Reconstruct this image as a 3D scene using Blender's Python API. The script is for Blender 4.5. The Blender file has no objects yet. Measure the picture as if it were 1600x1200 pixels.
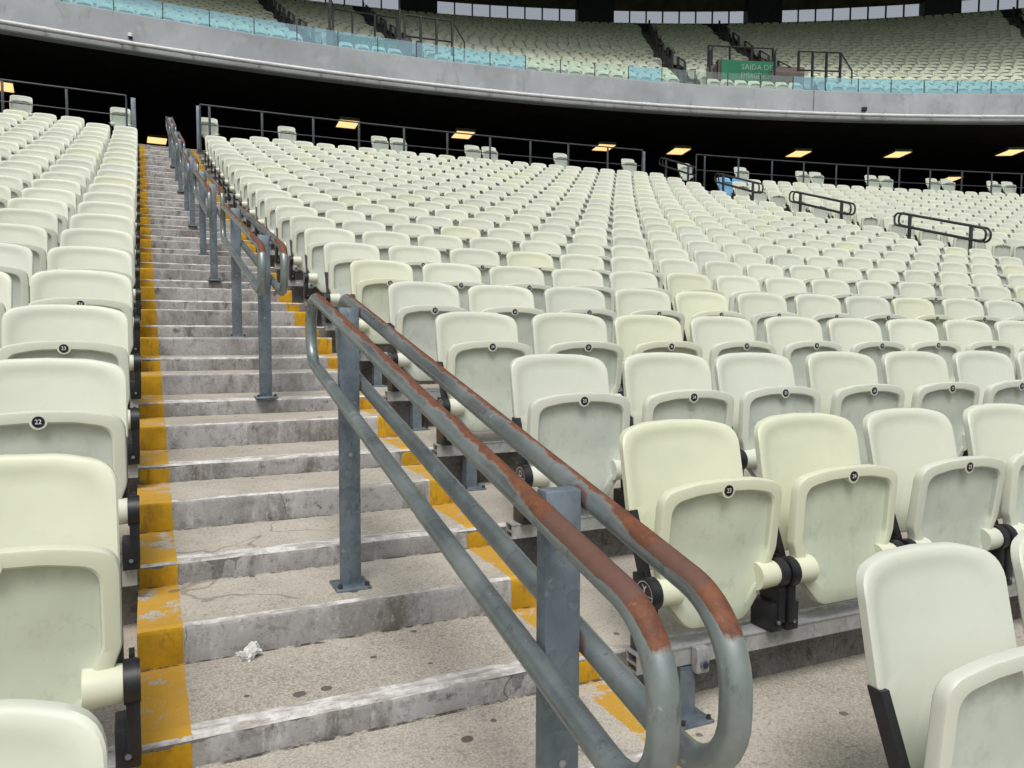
import bpy, bmesh, math, random
import numpy as np
from mathutils import Vector, Matrix
random.seed(7); RNG = np.random.default_rng(7)
SC = bpy.context.scene
COL = SC.collection
S = 0.8                                   # row depth in metres
CX, CY = 0.6, -73.6                    # centre of the lower tier's arcs
C2X, C2Y = 1.9, -35.04                     # centre of the upper tier's arcs
PITCH = 0.4974
K = 0.94                                  # seat mould scale
A2 = 8.55                                 # far aisle, degrees round the arc
TOP = 23                                  # terrace level of the concourse
def zrow(m):                              # height of terrace tread m
    return S * (0.22336 * m + (0.002722 * m * m if m > 0 else 0))
def arc(m, a, dy=0.0):                    # point on row m at arc length a, dy metres behind its edge
    R = 73.6 + S * m; f = a / R
    return CX + (R + dy) * math.sin(f), CY + (R + dy) * math.cos(f), f
def pol(cx, cy, r, deg):
    t = math.radians(deg); return cx + r * math.sin(t), cy + r * math.cos(t)
def sstep(a, b, x):
    t = min(1.0, max(0.0, (x - a) / (b - a))); return t * t * (3 - 2 * t)
ORD = "first second third fourth fifth sixth seventh eighth ninth tenth eleventh twelfth thirteenth fourteenth fifteenth sixteenth seventeenth eighteenth nineteenth twentieth".split()
def ordn(n):
    if n <= 20: return ORD[n - 1]
    if n < 30: return "twenty " + ORD[n - 21]
    return ("thirtieth" if n == 30 else "thirty " + ORD[n - 31])

# ------------------------------------------------------------------ materials
class NT:
    def __init__(s, name):
        s.m = bpy.data.materials.new(name); s.m.use_nodes = True
        s.t = s.m.node_tree; s.t.nodes.clear(); s._tc = None
        s.out = s.n('ShaderNodeOutputMaterial')
    def n(s, typ, **kw):
        nd = s.t.nodes.new(typ)
        for k, v in kw.items(): setattr(nd, k, v)
        return nd
    def l(s, a, b): s.t.links.new(a, b)
    def put(s, sock, v):
        if v is None: return
        if hasattr(v, 'links') or isinstance(v, bpy.types.NodeSocket): s.l(v, sock)
        elif isinstance(v, (tuple, list)) and sock.type == 'RGBA': sock.default_value = (*v[:3], 1)
        else: sock.default_value = v
    def obj(s):
        if not s._tc: s._tc = s.n('ShaderNodeTexCoord').outputs['Object']
        return s._tc
    def scale(s, vec, sc):
        nd = s.n('ShaderNodeVectorMath', operation='MULTIPLY'); s.l(vec, nd.inputs[0]); nd.inputs[1].default_value = sc; return nd.outputs[0]
    def noise(s, scale, detail=4, rough=.55, vec=None, dist=0.0):
        nd = s.n('ShaderNodeTexNoise'); s.l(vec or s.obj(), nd.inputs['Vector'])
        nd.inputs['Scale'].default_value = scale; nd.inputs['Detail'].default_value = detail
        nd.inputs['Roughness'].default_value = rough; nd.inputs['Distortion'].default_value = dist
        return nd.outputs['Fac']
    def vor(s, scale, vec=None, feature='F1', out='Distance', rand=1.0):
        nd = s.n('ShaderNodeTexVoronoi', feature=feature); s.l(vec or s.obj(), nd.inputs['Vector'])
        nd.inputs['Scale'].default_value = scale; nd.inputs['Randomness'].default_value = rand
        return nd.outputs[out]
    def ramp(s, v, a, b, lo=0.0, hi=1.0):
        nd = s.n('ShaderNodeMapRange'); nd.interpolation_type = 'SMOOTHSTEP'
        s.put(nd.inputs['Value'], v)
        for k, x in zip(('From Min', 'From Max', 'To Min', 'To Max'), (a, b, lo, hi)): nd.inputs[k].default_value = x
        return nd.outputs['Result']
    def math(s, op, a, b=None, c=None):
        nd = s.n('ShaderNodeMath', operation=op)
        for i, v in enumerate((a, b, c)):
            if v is not None: s.put(nd.inputs[i], v)
        return nd.outputs[0]
    def mix(s, f, a, b, mode='MIX'):
        nd = s.n('ShaderNodeMix', data_type='RGBA', blend_type=mode)
        s.put(nd.inputs[0], f); s.put(nd.inputs[6], a); s.put(nd.inputs[7], b); return nd.outputs[2]
    def bump(s, h, strength=.3, dist=.002, prev=None):
        nd = s.n('ShaderNodeBump'); nd.inputs['Strength'].default_value = strength; nd.inputs['Distance'].default_value = dist
        s.put(nd.inputs['Height'], h)
        if prev: s.l(prev, nd.inputs['Normal'])
        return nd.outputs[0]
    def bsdf(s, col, rough=.5, metal=0.0, normal=None, spec=.5, emit=None, estr=0.0):
        b = s.n('ShaderNodeBsdfPrincipled')
        s.put(b.inputs['Base Color'], col); s.put(b.inputs['Roughness'], rough); s.put(b.inputs['Metallic'], metal)
        b.inputs['Specular IOR Level'].default_value = spec
        if normal: s.l(normal, b.inputs['Normal'])
        if emit: s.put(b.inputs['Emission Color'], emit); b.inputs['Emission Strength'].default_value = estr
        s.l(b.outputs[0], s.out.inputs['Surface']); return b
    def sep(s, i):
        nd = s.n('ShaderNodeSeparateXYZ'); s.l(s.obj(), nd.inputs[0]); return nd.outputs[i]

def yellow_mask(t, wear):
    x = t.sep(0)
    e = t.math('MULTIPLY_ADD', t.noise(30, 2), .012, x)
    left = t.math('LESS_THAN', e, .114)
    right = t.math('GREATER_THAN', e, 1.101)
    inl = t.math('ADD', left, right)
    w = t.noise(9, 6, .68)
    w2 = t.math('ADD', w, t.math('MULTIPLY', t.noise(2.3, 2), .35))
    return t.math('MULTIPLY', inl, t.ramp(t.math('ADD', w2, t.math('MULTIPLY', t.math('SUBTRACT', t.noise(60, 4, .7), .5), .22)), wear + .035, wear - .035))

def concrete_tread(name, paint, foot_strip=False):
    t = NT(name)
    big = t.noise(1.1, 4); mid = t.noise(7, 5, .6); fine = t.noise(160, 3, .7); peb = t.vor(210)
    c = t.mix(t.ramp(big, .32, .68), (.30, .28, .235), (.46, .432, .372))
    c = t.mix(t.ramp(mid, .40, .74, 0, .5), c, (.23, .212, .182))
    c = t.mix(t.ramp(fine, .42, .62, 0, .6), c, (.60, .565, .49))
    c = t.mix(t.ramp(t.vor(120), .0, .32, .55, 0), c, (.13, .115, .10))
    c = t.mix(t.ramp(t.noise(55, 2, .5), .60, .68, 0, .4), c, (.15, .135, .12))
    # old chewing gum: small dark discs
    wob = t.n('ShaderNodeMix', data_type='VECTOR')
    vv = t.scale(t.obj(), (1, 1.0, 0))
    gd = t.vor(8.0, vv); gr = t.vor(8.0, vv, out='Color')
    r = t.n('ShaderNodeSeparateColor'); t.l(gr, r.inputs[0])
    size = t.math('MULTIPLY_ADD', r.outputs[1], .10, .085)
    gd2 = t.math('MULTIPLY_ADD', t.noise(40, 2), .06, gd)
    gum = t.math('MULTIPLY', t.math('LESS_THAN', gd2, size), t.math('GREATER_THAN', r.outputs[0], .40))
    c = t.mix(t.math('MULTIPLY', gum, .72), c, (.075, .068, .062))
    # dried drink runs
    ln = t.math('ABSOLUTE', t.math('SUBTRACT', t.noise(1.9, 3, .5, dist=.6), .5))
    run = t.math('MULTIPLY', t.ramp(ln, .011, .003), t.ramp(t.noise(1.3, 1, vec=t.scale(t.obj(), (1, 1, 3))), .60, .66))
    c = t.mix(t.math('MULTIPLY', run, .45), c, (.12, .075, .045))
    if paint:
        p = yellow_mask(t, .745)
        yc = t.mix(t.noise(12, 4), (.58, .335, .05), (.47, .265, .03))
        yc = t.mix(t.ramp(fine, .5, .7, 0, .5), yc, (.36, .2, .05))
        c = t.mix(t.math('MULTIPLY', p, t.ramp(fine, .70, .60)), c, yc)
        c = t.mix(t.math('MULTIPLY', gum, .5), c, (.10, .085, .07))
    if foot_strip: c = t.mix(t.ramp(t.noise(17, 6, .7), .40, .56, 0, .9), c, (.035, .031, .027))  # blotchy darker strip at the back of each tread
    n = t.bump(fine, .5, .0018); n = t.bump(peb, .35, .0012, n); n = t.bump(mid, .3, .004, n)
    t.bsdf(c, .92, 0, n, .25); return t.m

def concrete_riser(name, paint, dark=1.0, mould=True):
    t = NT(name)
    st = t.scale(t.obj(), (1.0, 1.0, .35))
    big = t.noise(2.4, 5, .62); streak = t.noise(9, 6, .7, vec=st); fine = t.noise(120, 3, .65); pit = t.vor(60)
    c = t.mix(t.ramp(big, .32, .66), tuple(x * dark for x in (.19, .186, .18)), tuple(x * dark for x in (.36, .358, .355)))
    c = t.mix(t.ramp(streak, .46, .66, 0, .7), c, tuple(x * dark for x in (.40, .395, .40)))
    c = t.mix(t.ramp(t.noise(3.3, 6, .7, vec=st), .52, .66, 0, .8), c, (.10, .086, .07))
    if mould: c = t.mix(t.ramp(t.noise(5, 7, .75), .57, .67, 0, .85), c, (.045, .042, .038))
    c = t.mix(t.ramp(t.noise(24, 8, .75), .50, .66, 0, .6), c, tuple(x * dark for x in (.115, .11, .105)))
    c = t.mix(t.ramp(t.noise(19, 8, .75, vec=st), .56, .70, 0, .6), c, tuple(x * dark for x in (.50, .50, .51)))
    c = t.mix(t.ramp(fine, .52, .7, 0, .35), c, (.46, .45, .44))
    c = t.mix(t.ramp(pit, .0, .22, .7, 0), c, (.07, .066, .06))
    warp = t.n('ShaderNodeVectorMath', operation='MULTIPLY_ADD'); nz = t.n('ShaderNodeTexNoise'); t.l(t.obj(), nz.inputs['Vector']); nz.inputs['Scale'].default_value = 9
    t.l(nz.outputs['Color'], warp.inputs[0]); warp.inputs[1].default_value = (.09, .03, .05); t.l(t.scale(t.obj(), (1, .25, .10)), warp.inputs[2])
    cr = t.vor(1.5, warp.outputs[0], 'DISTANCE_TO_EDGE')
    crack = t.math('MULTIPLY', t.ramp(cr, .0026, .0010), t.ramp(t.noise(1.7, 1), .55, .60))
    c = t.mix(t.math('MULTIPLY', crack, .6), c, (.045, .042, .04))
    if paint:
        p = yellow_mask(t, .86)
        yc = t.mix(t.ramp(t.noise(7, 5, .65), .35, .65), (.36, .205, .012), (.52, .30, .018))
        yc = t.mix(t.ramp(t.noise(26, 4, .7, vec=st), .52, .68, 0, .7), yc, (.24, .13, .025))
        c = t.mix(p, c, yc)
    n = t.bump(fine, .4, .0015); n = t.bump(streak, .35, .004, n); n = t.bump(pit, .3, .002, n)
    t.bsdf(c, .9, 0, n, .25); return t.m

def concrete_nosing(name, paint):
    t = NT(name)
    st = t.scale(t.obj(), (.6, 3, 3)); fine = t.noise(120, 3, .65); w = t.noise(11, 6, .68, vec=st)
    c = t.mix(t.ramp(t.noise(30, 4, .6), .35, .65), (.48, .475, .46), (.68, .675, .66))
    c = t.mix(t.ramp(w, .44, .60, 0, .85), c, (.29, .27, .24))
    c = t.mix(t.ramp(t.vor(70), 0, .25, .6, 0), c, (.12, .11, .10))
    if paint:
        p = yellow_mask(t, .80)
        yc = t.mix(t.noise(12, 4), (.60, .35, .05), (.50, .28, .03))
        c = t.mix(p, c, yc)
    n = t.bump(fine, .4, .0015); n = t.bump(w, .3, .003, n)
    t.bsdf(c, .88, 0, n, .25); return t.m

def plastic(name, base, dirt=0.0, attr=None, rough=.42):
    t = NT(name)
    if attr:
        a = t.n('ShaderNodeAttribute', attribute_name=attr); tint = a.outputs['Color']
    else:
        tint = t.n('ShaderNodeObjectInfo').outputs['Color']
    rnd = t.n('ShaderNodeObjectInfo').outputs['Random']
    off = t.n('ShaderNodeCombineXYZ'); t.put(off.inputs[0], t.math('MULTIPLY', rnd, 37.0)); t.put(off.inputs[1], t.math('MULTIPLY', rnd, 91.0))
    v = t.n('ShaderNodeVectorMath', operation='ADD'); t.l(t.obj(), v.inputs[0]); t.l(off.outputs[0], v.inputs[1]); v = v.outputs[0]
    c = t.mix(1.0, base, tint, 'MULTIPLY')
    n1 = t.noise(4, 4, .6, vec=v); n2 = t.noise(26, 5, .7, vec=v)
    c = t.mix(t.ramp(n1, .4, .7, 0, .10 + dirt * .35), c, (.30, .33, .29))
    c = t.mix(t.ramp(n2, .55, .75, 0, .06 + dirt * .4), c, (.20, .21, .18))
    if dirt:
        fl = t.scale(v, (1, 1, .75))
        c = t.mix(t.ramp(t.noise(14, 5, .7, vec=fl), .5, .7, 0, .45 * dirt * 2), c, (.24, .27, .235))
    if dirt:
        sc = t.math('ABSOLUTE', t.math('SUBTRACT', t.noise(9, 1, .5, vec=t.scale(v, (1, 1, 1.6)), dist=.5), .5))
        c = t.mix(t.math('MULTIPLY', t.ramp(sc, .004, .001), t.ramp(t.noise(22, 1, vec=v), .64, .67, 0, .22)), c, (.17, .18, .16))
    r = t.ramp(n1, .3, .7, rough - .06, rough + .14)
    t.bsdf(c, r, 0, t.bump(t.noise(300, 2, .5), .06, .0006), .45); return t.m

def steel(name, lo, hi, rust=False, metal=.35, rough=.5, spang=.22):
    t = NT(name)
    rnd = t.n('ShaderNodeObjectInfo').outputs['Random']
    off = t.n('ShaderNodeCombineXYZ'); t.put(off.inputs[0], t.math('MULTIPLY', rnd, 53.0))
    v = t.n('ShaderNodeVectorMath', operation='ADD'); t.l(t.obj(), v.inputs[0]); t.l(off.outputs[0], v.inputs[1]); v = v.outputs[0]
    n1 = t.noise(6, 5, .6, vec=v); sp = t.vor(55, v, out='Color'); n3 = t.noise(38, 5, .7, vec=t.scale(v, (1, 1, .4)))
    c = t.mix(t.ramp(n1, .3, .7), lo, hi)
    s2 = t.n('ShaderNodeSeparateColor'); t.l(sp, s2.inputs[0])
    c = t.mix(t.math('MULTIPLY', s2.outputs[0], spang), c, tuple(x * 1.7 for x in hi))
    c = t.mix(t.ramp(n3, .56, .72, 0, .6), c, tuple(x * .45 for x in lo))
    c = t.mix(t.ramp(t.noise(17, 4, .7, vec=v), .62, .70, 0, .45), c, tuple(min(.8, x * 1.9 + .05) for x in hi))
    r = t.ramp(n1, .3, .7, rough - .08, rough + .12); mt = metal
    nrm = t.bump(t.noise(90, 4, .6, vec=v), .15, .001)
    if rust:
        a = t.n('ShaderNodeAttribute', attribute_name='rust'); sr = t.n('ShaderNodeSeparateColor'); t.l(a.outputs['Color'], sr.inputs[0])
        nn = t.math('ADD', t.math('MULTIPLY', t.math('SUBTRACT', t.noise(42, 7, .72, vec=v), .5), .30), t.math('MULTIPLY', t.math('SUBTRACT', t.noise(9, 4, .6, vec=v), .5), .42))
        val = t.math('ADD', sr.outputs[0], nn)
        mk = t.ramp(val, .44, .57); edge = t.ramp(val, .44, .52); deep = t.ramp(t.math('ADD', sr.outputs[1], t.math('MULTIPLY', nn, .5)), .42, .58)
        rc = t.mix(t.ramp(t.noise(48, 5, .7, vec=v), .35, .66), (.18, .066, .027), (.105, .042, .024))
        rc = t.mix(t.ramp(t.noise(120, 3, .6, vec=v), .6, .72, 0, .6), rc, (.26, .12, .055))
        rc = t.mix(deep, rc, t.mix(t.noise(60, 4, .6, vec=v), (.105, .050, .036), (.155, .080, .060)))
        weld = t.ramp(sr.outputs[2], .35, .6)
        c = t.mix(t.math('MULTIPLY', t.math('SUBTRACT', edge, mk), .8), c, (.42, .42, .38))
        c = t.mix(mk, c, rc)
        c = t.mix(t.math('MULTIPLY', weld, .92), c, t.mix(t.noise(80, 3, vec=v), (.075, .032, .022), (.13, .065, .05)))
        mkw = t.math('MAXIMUM', mk, weld)
        r = t.mix(mkw, r, (.72, .72, .72)); mt = t.math('MULTIPLY', t.math('SUBTRACT', 1.0, mkw), metal)
        nrm = t.bump(t.math('MULTIPLY', t.noise(140, 3, .6, vec=v), mk), .4, .0012, nrm)
    t.bsdf(c, r, mt, nrm, .5); return t.m

def simple(name, col, rough=.6, metal=0.0, var=.15, sc=8, spec=.5, emit=None, estr=0):
    t = NT(name); n = t.noise(sc, 5, .6)
    c = t.mix(t.ramp(n, .3, .7), tuple(x * (1 - var) for x in col), tuple(min(1, x * (1 + var)) for x in col))
    t.bsdf(c, rough, metal, t.bump(t.noise(sc * 12, 3), .12, .001), spec, emit, estr); return t.m

def facade_concrete(name, col, dirt=.5):
    t = NT(name); v = t.scale(t.obj(), (1, 1, .4))
    c = t.mix(t.ramp(t.noise(.5, 5, .6), .3, .7), tuple(x * .82 for x in col), tuple(x * 1.12 for x in col))
    c = t.mix(t.ramp(t.noise(2.2, 6, .7, vec=v), .52, .72, 0, dirt), c, tuple(x * .55 for x in col))
    c = t.mix(t.ramp(t.noise(1.2, 3, .6), .56, .66, 0, .3), c, tuple(min(1, x * 1.35) for x in col))
    c = t.mix(t.ramp(t.vor(3.1), 0, .05, .5, 0), c, tuple(x * .4 for x in col))
    t.bsdf(c, .88, 0, t.bump(t.noise(14, 5, .6), .25, .01), .25); return t.m

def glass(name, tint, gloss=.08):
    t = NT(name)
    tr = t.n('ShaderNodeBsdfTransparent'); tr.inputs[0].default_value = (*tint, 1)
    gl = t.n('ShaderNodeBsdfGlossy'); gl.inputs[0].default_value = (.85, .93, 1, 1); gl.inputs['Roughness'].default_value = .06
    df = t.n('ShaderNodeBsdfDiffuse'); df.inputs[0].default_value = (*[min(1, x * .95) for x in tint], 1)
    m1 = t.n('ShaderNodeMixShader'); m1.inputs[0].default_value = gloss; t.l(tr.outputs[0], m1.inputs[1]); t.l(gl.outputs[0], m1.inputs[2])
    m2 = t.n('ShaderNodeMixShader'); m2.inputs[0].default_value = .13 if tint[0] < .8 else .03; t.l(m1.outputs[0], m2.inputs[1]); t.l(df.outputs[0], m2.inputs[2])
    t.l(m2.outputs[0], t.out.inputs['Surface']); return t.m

M = {}
M['tread'] = concrete_tread('terrace concrete tread', False)
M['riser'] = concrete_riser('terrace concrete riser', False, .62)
M['nosing'] = concrete_nosing('terrace nosing', False)
M['tread_p'] = concrete_tread('stair tread with yellow edge paint', True)
M['foot_strip'] = concrete_tread('dark strip along the foot of the risers', True, True)
M['riser_p'] = concrete_riser('stair riser with yellow edge paint', True)
M['nosing_p'] = concrete_nosing('stair nosing with yellow edge paint', True)
SEAT = (.64, .674, .578)
M['plastic'] = plastic('seat plastic', SEAT, .0)
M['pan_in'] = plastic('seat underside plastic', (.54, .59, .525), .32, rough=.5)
M['plastic_f'] = plastic('seat plastic of the mass', SEAT, .0, 'tint')
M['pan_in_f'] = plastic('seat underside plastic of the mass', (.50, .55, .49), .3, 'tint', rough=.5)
M['black'] = simple('black polymer', (.013, .014, .017), .42, 0, .3, 20)
M['black_d'] = simple('number disc black', (.012, .012, .016), .35)
M['white'] = simple('white print', (.75, .76, .78), .6)
M['rail'] = steel('galvanised steel tube with rust', (.165, .195, .205), (.29, .335, .33), True, .5, .33, .06)
M['post'] = steel('galvanised steel post', (.115, .145, .175), (.195, .24, .28), False, .45, .5)
M['beam'] = steel('aluminium beam', (.30, .31, .32), (.42, .43, .43), False, .4, .5)
M['fence'] = steel('grey painted fence steel', (.035, .041, .05), (.068, .077, .088), False, .3, .5)
M['dark_rail'] = steel('dark painted steel', (.022, .024, .026), (.045, .048, .052), False, .2, .5)
M['facade'] = facade_concrete('balcony concrete', (.37, .395, .415), .5)
M['upconc'] = facade_concrete('upper terrace concrete', (.20, .185, .16), .6)
M['brown'] = facade_concrete('entrance wall concrete', (.135, .115, .10), .5)
M['pipe'] = simple('pipe grey paint', (.62, .635, .65), .45, .1, .1, 5)
M['dark'] = simple('concourse shade colour', (.016, .016, .017), .9, 0, .3, 2, .1)  # shade inside the concourse put into a near-black colour
M['darkfloor'] = simple('concourse floor', (.035, .034, .032), .85, 0, .3, 3, .2)  # floor coloured near black too, standing in for the concourse shade
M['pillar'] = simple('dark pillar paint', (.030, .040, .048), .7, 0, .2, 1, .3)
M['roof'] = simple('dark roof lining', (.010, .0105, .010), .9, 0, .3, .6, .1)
M['lintel'] = simple('brown lintel', (.085, .072, .06), .85, 0, .3, 1.2, .2)
M['gl_skyrefl'] = glass('glass with painted sky reflection', (.64, .87, .96), .10)  # blue reflection of the sky put into the glass colour
M['gl_clear'] = glass('clear glass', (.88, .95, .92), .05)
M['green'] = simple('green sign face', (.012, .20, .10), .5, 0, .12, 3)
M['sign_white'] = simple('faded sign lettering', (.30, .42, .33), .6)
M['lamp'] = simple('lamp housing', (.22, .21, .17), .6, 0, .2)
M['glow'] = simple('warm lamp diffuser', (.9, .8, .6), .5, 0, .05, 3, .3, (1.0, .66, .28), 1.2)
M['paper'] = simple('crumpled tissue', (.62, .62, .60), .9, 0, .2, 40)
M['blue'] = plastic('blue seat plastic', (.17, .42, .66), .0)
M['ground'] = simple('grass', (.05, .10, .03), .95, 0, .3, .4)
def screen_mat():
    t = NT('perforated screen')
    a = t.n('ShaderNodeAttribute', attribute_name='UVMap'); 
    vv = t.scale(a.outputs['Vector'], (1, 1, 1)); d = t.vor(8.0, vv, rand=0.0)
    k = t.ramp(d, .24, .30)
    tr = t.n('ShaderNodeBsdfTransparent'); df = t.n('ShaderNodeBsdfDiffuse'); df.inputs[0].default_value = (.6, .6, .66, 1)
    mx = t.n('ShaderNodeMixShader'); t.put(mx.inputs[0], t.math('MULTIPLY_ADD', k, .05, .02)); t.l(tr.outputs[0], mx.inputs[1]); t.l(df.outputs[0], mx.inputs[2])
    t.l(mx.outputs[0], t.out.inputs['Surface']); return t.m
M['screen'] = screen_mat()

# ------------------------------------------------------------------ mesh helpers
class MB:
    def __init__(s): s.v = []; s.f = []; s.mi = []; s.mats = []; s.attr = {}
    def slot(s, m):
        m = M[m] if isinstance(m, str) else m
        if m not in s.mats: s.mats.append(m)
        return s.mats.index(m)
    def add(s, vs, fs, m):
        b = len(s.v); k = s.slot(m); s.v.extend([tuple(x) for x in vs])
        for f in fs: s.f.append(tuple(i + b for i in f)); s.mi.append(k)
        return b
    def box(s, x0, x1, y0, y1, z0, z1, m, mat=None):
        vs = [(x, y, z) for z in (z0, z1) for y in (y0, y1) for x in (x0, x1)]
        if mat is not None: vs = [tuple(mat @ Vector(v)) for v in vs]
        s.add(vs, [(0, 2, 3, 1), (4, 5, 7, 6), (0, 1, 5, 4), (2, 6, 7, 3), (0, 4, 6, 2), (1, 3, 7, 5)], m)
    def bbox(s, x0, x1, y0, y1, z0, z1, m, b=.004, mat=None):     # box with chamfered edges
        bm = bmesh.new(); bmesh.ops.create_cube(bm, size=1)
        bmesh.ops.scale(bm, vec=(x1 - x0, y1 - y0, z1 - z0), verts=bm.verts)
        bmesh.ops.translate(bm, vec=((x0 + x1) / 2, (y0 + y1) / 2, (z0 + z1) / 2), verts=bm.verts)
        bmesh.ops.bevel(bm, geom=bm.edges[:], offset=b, segments=2, affect='EDGES', profile=.5)
        bm.verts.index_update()
        vs = [v.co.copy() for v in bm.verts]
        if mat is not None: vs = [mat @ v for v in vs]
        s.add(vs, [[v.index for v in f.verts] for f in bm.faces], m); bm.free()
    def cyl(s, p0, p1, r, m, n=12, r1=None, cap=True):
        p0, p1 = Vector(p0), Vector(p1); d = (p1 - p0).normalized(); r1 = r if r1 is None else r1
        u = d.orthogonal().normalized(); w = d.cross(u)
        vs = []
        for p, rr in ((p0, r), (p1, r1)):
            for i in range(n):
                a = 2 * math.pi * i / n; vs.append(p + (u * math.cos(a) + w * math.sin(a)) * rr)
        fs = [(i, (i + 1) % n, n + (i + 1) % n, n + i) for i in range(n)]
        if cap: fs += [tuple(range(n))[::-1], tuple(range(n, 2 * n))]
        s.add(vs, fs, m)
    def tube(s, pts, r, m, n=10, up=Vector((0, 0, 1)), closed=False, cap=True, ringfn=None):
        pts = [Vector(p) for p in pts]; N = len(pts); vs = []
        prev = None
        for i, p in enumerate(pts):
            a = pts[i - 1] if (i > 0 or closed) else p; b = pts[(i + 1) % N] if (i < N - 1 or closed) else p
            d = (b - a).normalized(); u = up.cross(d)
            if u.length < .05: u = prev if prev is not None else d.orthogonal()
            u = (u - d * u.dot(d)).normalized(); w = d.cross(u); prev = u
            for k in range(n):
                t = 2 * math.pi * k / n; vs.append(p + (u * math.cos(t) + w * math.sin(t)) * r)
        fs = []
        for i in range(N if closed else N - 1):
            j = (i + 1) % N
            for k in range(n): fs.append((i * n + k, i * n + (k + 1) % n, j * n + (k + 1) % n, j * n + k))
        if cap and not closed: fs += [tuple(range(n))[::-1], tuple(range((N - 1) * n, N * n))]
        return s.add(vs, fs, m)
    def mesh(s, name, smooth=40):
        me = bpy.data.meshes.new(name); me.from_pydata(s.v, [], s.f)
        for m in s.mats: me.materials.append(m)
        me.polygons.foreach_set('material_index', s.mi)
        if smooth: me.shade_smooth(); me.set_sharp_from_angle(angle=math.radians(smooth))
        me.update(); return me
    def build(s, name, parent=None, smooth=40):
        o = bpy.data.objects.new(name, s.mesh(name, smooth)); COL.objects.link(o); o.parent = parent; return o
def link(name, me, parent=None):
    o = bpy.data.objects.new(name, me); COL.objects.link(o); o.parent = parent; return o
def tag(o, label, cat, group=None):
    o['label'] = label; o['category'] = cat
    if group: o['group'] = group
    return o
def thing(name, label, cat, loc=(0, 0, 0), rz=0, group=None):
    o = bpy.data.objects.new(name, None); COL.objects.link(o); o.location = loc; o.rotation_euler = (0, 0, rz)
    o.empty_display_size = .1
    return tag(o, label, cat, group)
def struct(o): o['kind'] = 'structure'; return o
_txt = {}
def text_mesh(body, size):
    if (body, size) in _txt: return _txt[(body, size)]
    cu = bpy.data.curves.new('lettering', 'FONT'); cu.body = body; cu.size = size; cu.align_x = 'CENTER'; cu.align_y = 'CENTER'; cu.resolution_u = 2
    o = bpy.data.objects.new('lettering', cu); COL.objects.link(o)
    bpy.context.view_layer.update()
    me = bpy.data.meshes.new_from_object(o.evaluated_get(bpy.context.evaluated_depsgraph_get()))
    vs = [v.co.copy() for v in me.vertices]; fs = [tuple(p.vertices) for p in me.polygons]
    bpy.data.objects.remove(o); bpy.data.curves.remove(cu); bpy.data.meshes.remove(me)
    _txt[(body, size)] = (vs, fs); return vs, fs
def put_text(mb, body, size, mat, mw, wide=1.0):
    vs, fs = text_mesh(body, size)
    mb.add([mw @ Vector((v.x * wide, v.y, 0)) for v in vs], fs, mat)
FRONT = lambda x, y, z: Matrix.Translation((x, y, z)) @ Matrix.Rotation(math.pi / 2, 4, 'X')   # text facing -Y

# ------------------------------------------------------------------ lower terrace (setting)
A0, A1 = math.radians(-15), math.radians(30)
def build_terrace():
    mb = MB(); seg = 150; cols = [A0 + (A1 - A0) * i / seg for i in range(seg + 1)]
    prof = []                                                       # (dy from centre, z, material of the strip that follows)
    for m in range(-6, TOP + 1):
        R = 73.6 + S * m; z0, z1 = zrow(m - 1), zrow(m)
        prof += [(R, z0, 'riser'), (R, z1 - .008, 'nosing'), (R + .008, z1, 'nosing'), (R + .035, z1, 'tread')]
    prof += [(73.6 + S * TOP + 1.2, zrow(TOP), None)]
    n = len(prof); vs = []
    for c in cols:
        for (r, z, _) in prof: vs.append((CX + r * math.sin(c), CY + r * math.cos(c), z))
    for k in range(n - 1):
        fs = [(i * n + k, (i + 1) * n + k, (i + 1) * n + k + 1, i * n + k + 1) for i in range(seg)]
        if k == 0: base = mb.add(vs, fs, prof[k][2])
        else:
            j = mb.slot(prof[k][2])
            for f in fs: mb.f.append(f); mb.mi.append(j)
    return struct(mb.build('lower_terrace', smooth=0))
build_terrace()
def wob(x, seed, amp):
    return amp * (math.sin(x * 9.1 + seed * 1.7) * .5 + math.sin(x * 23.7 + seed * 3.1) * .3 + math.sin(x * 61 + seed * 5.3) * .35 + random.uniform(-.45, .45))
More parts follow.
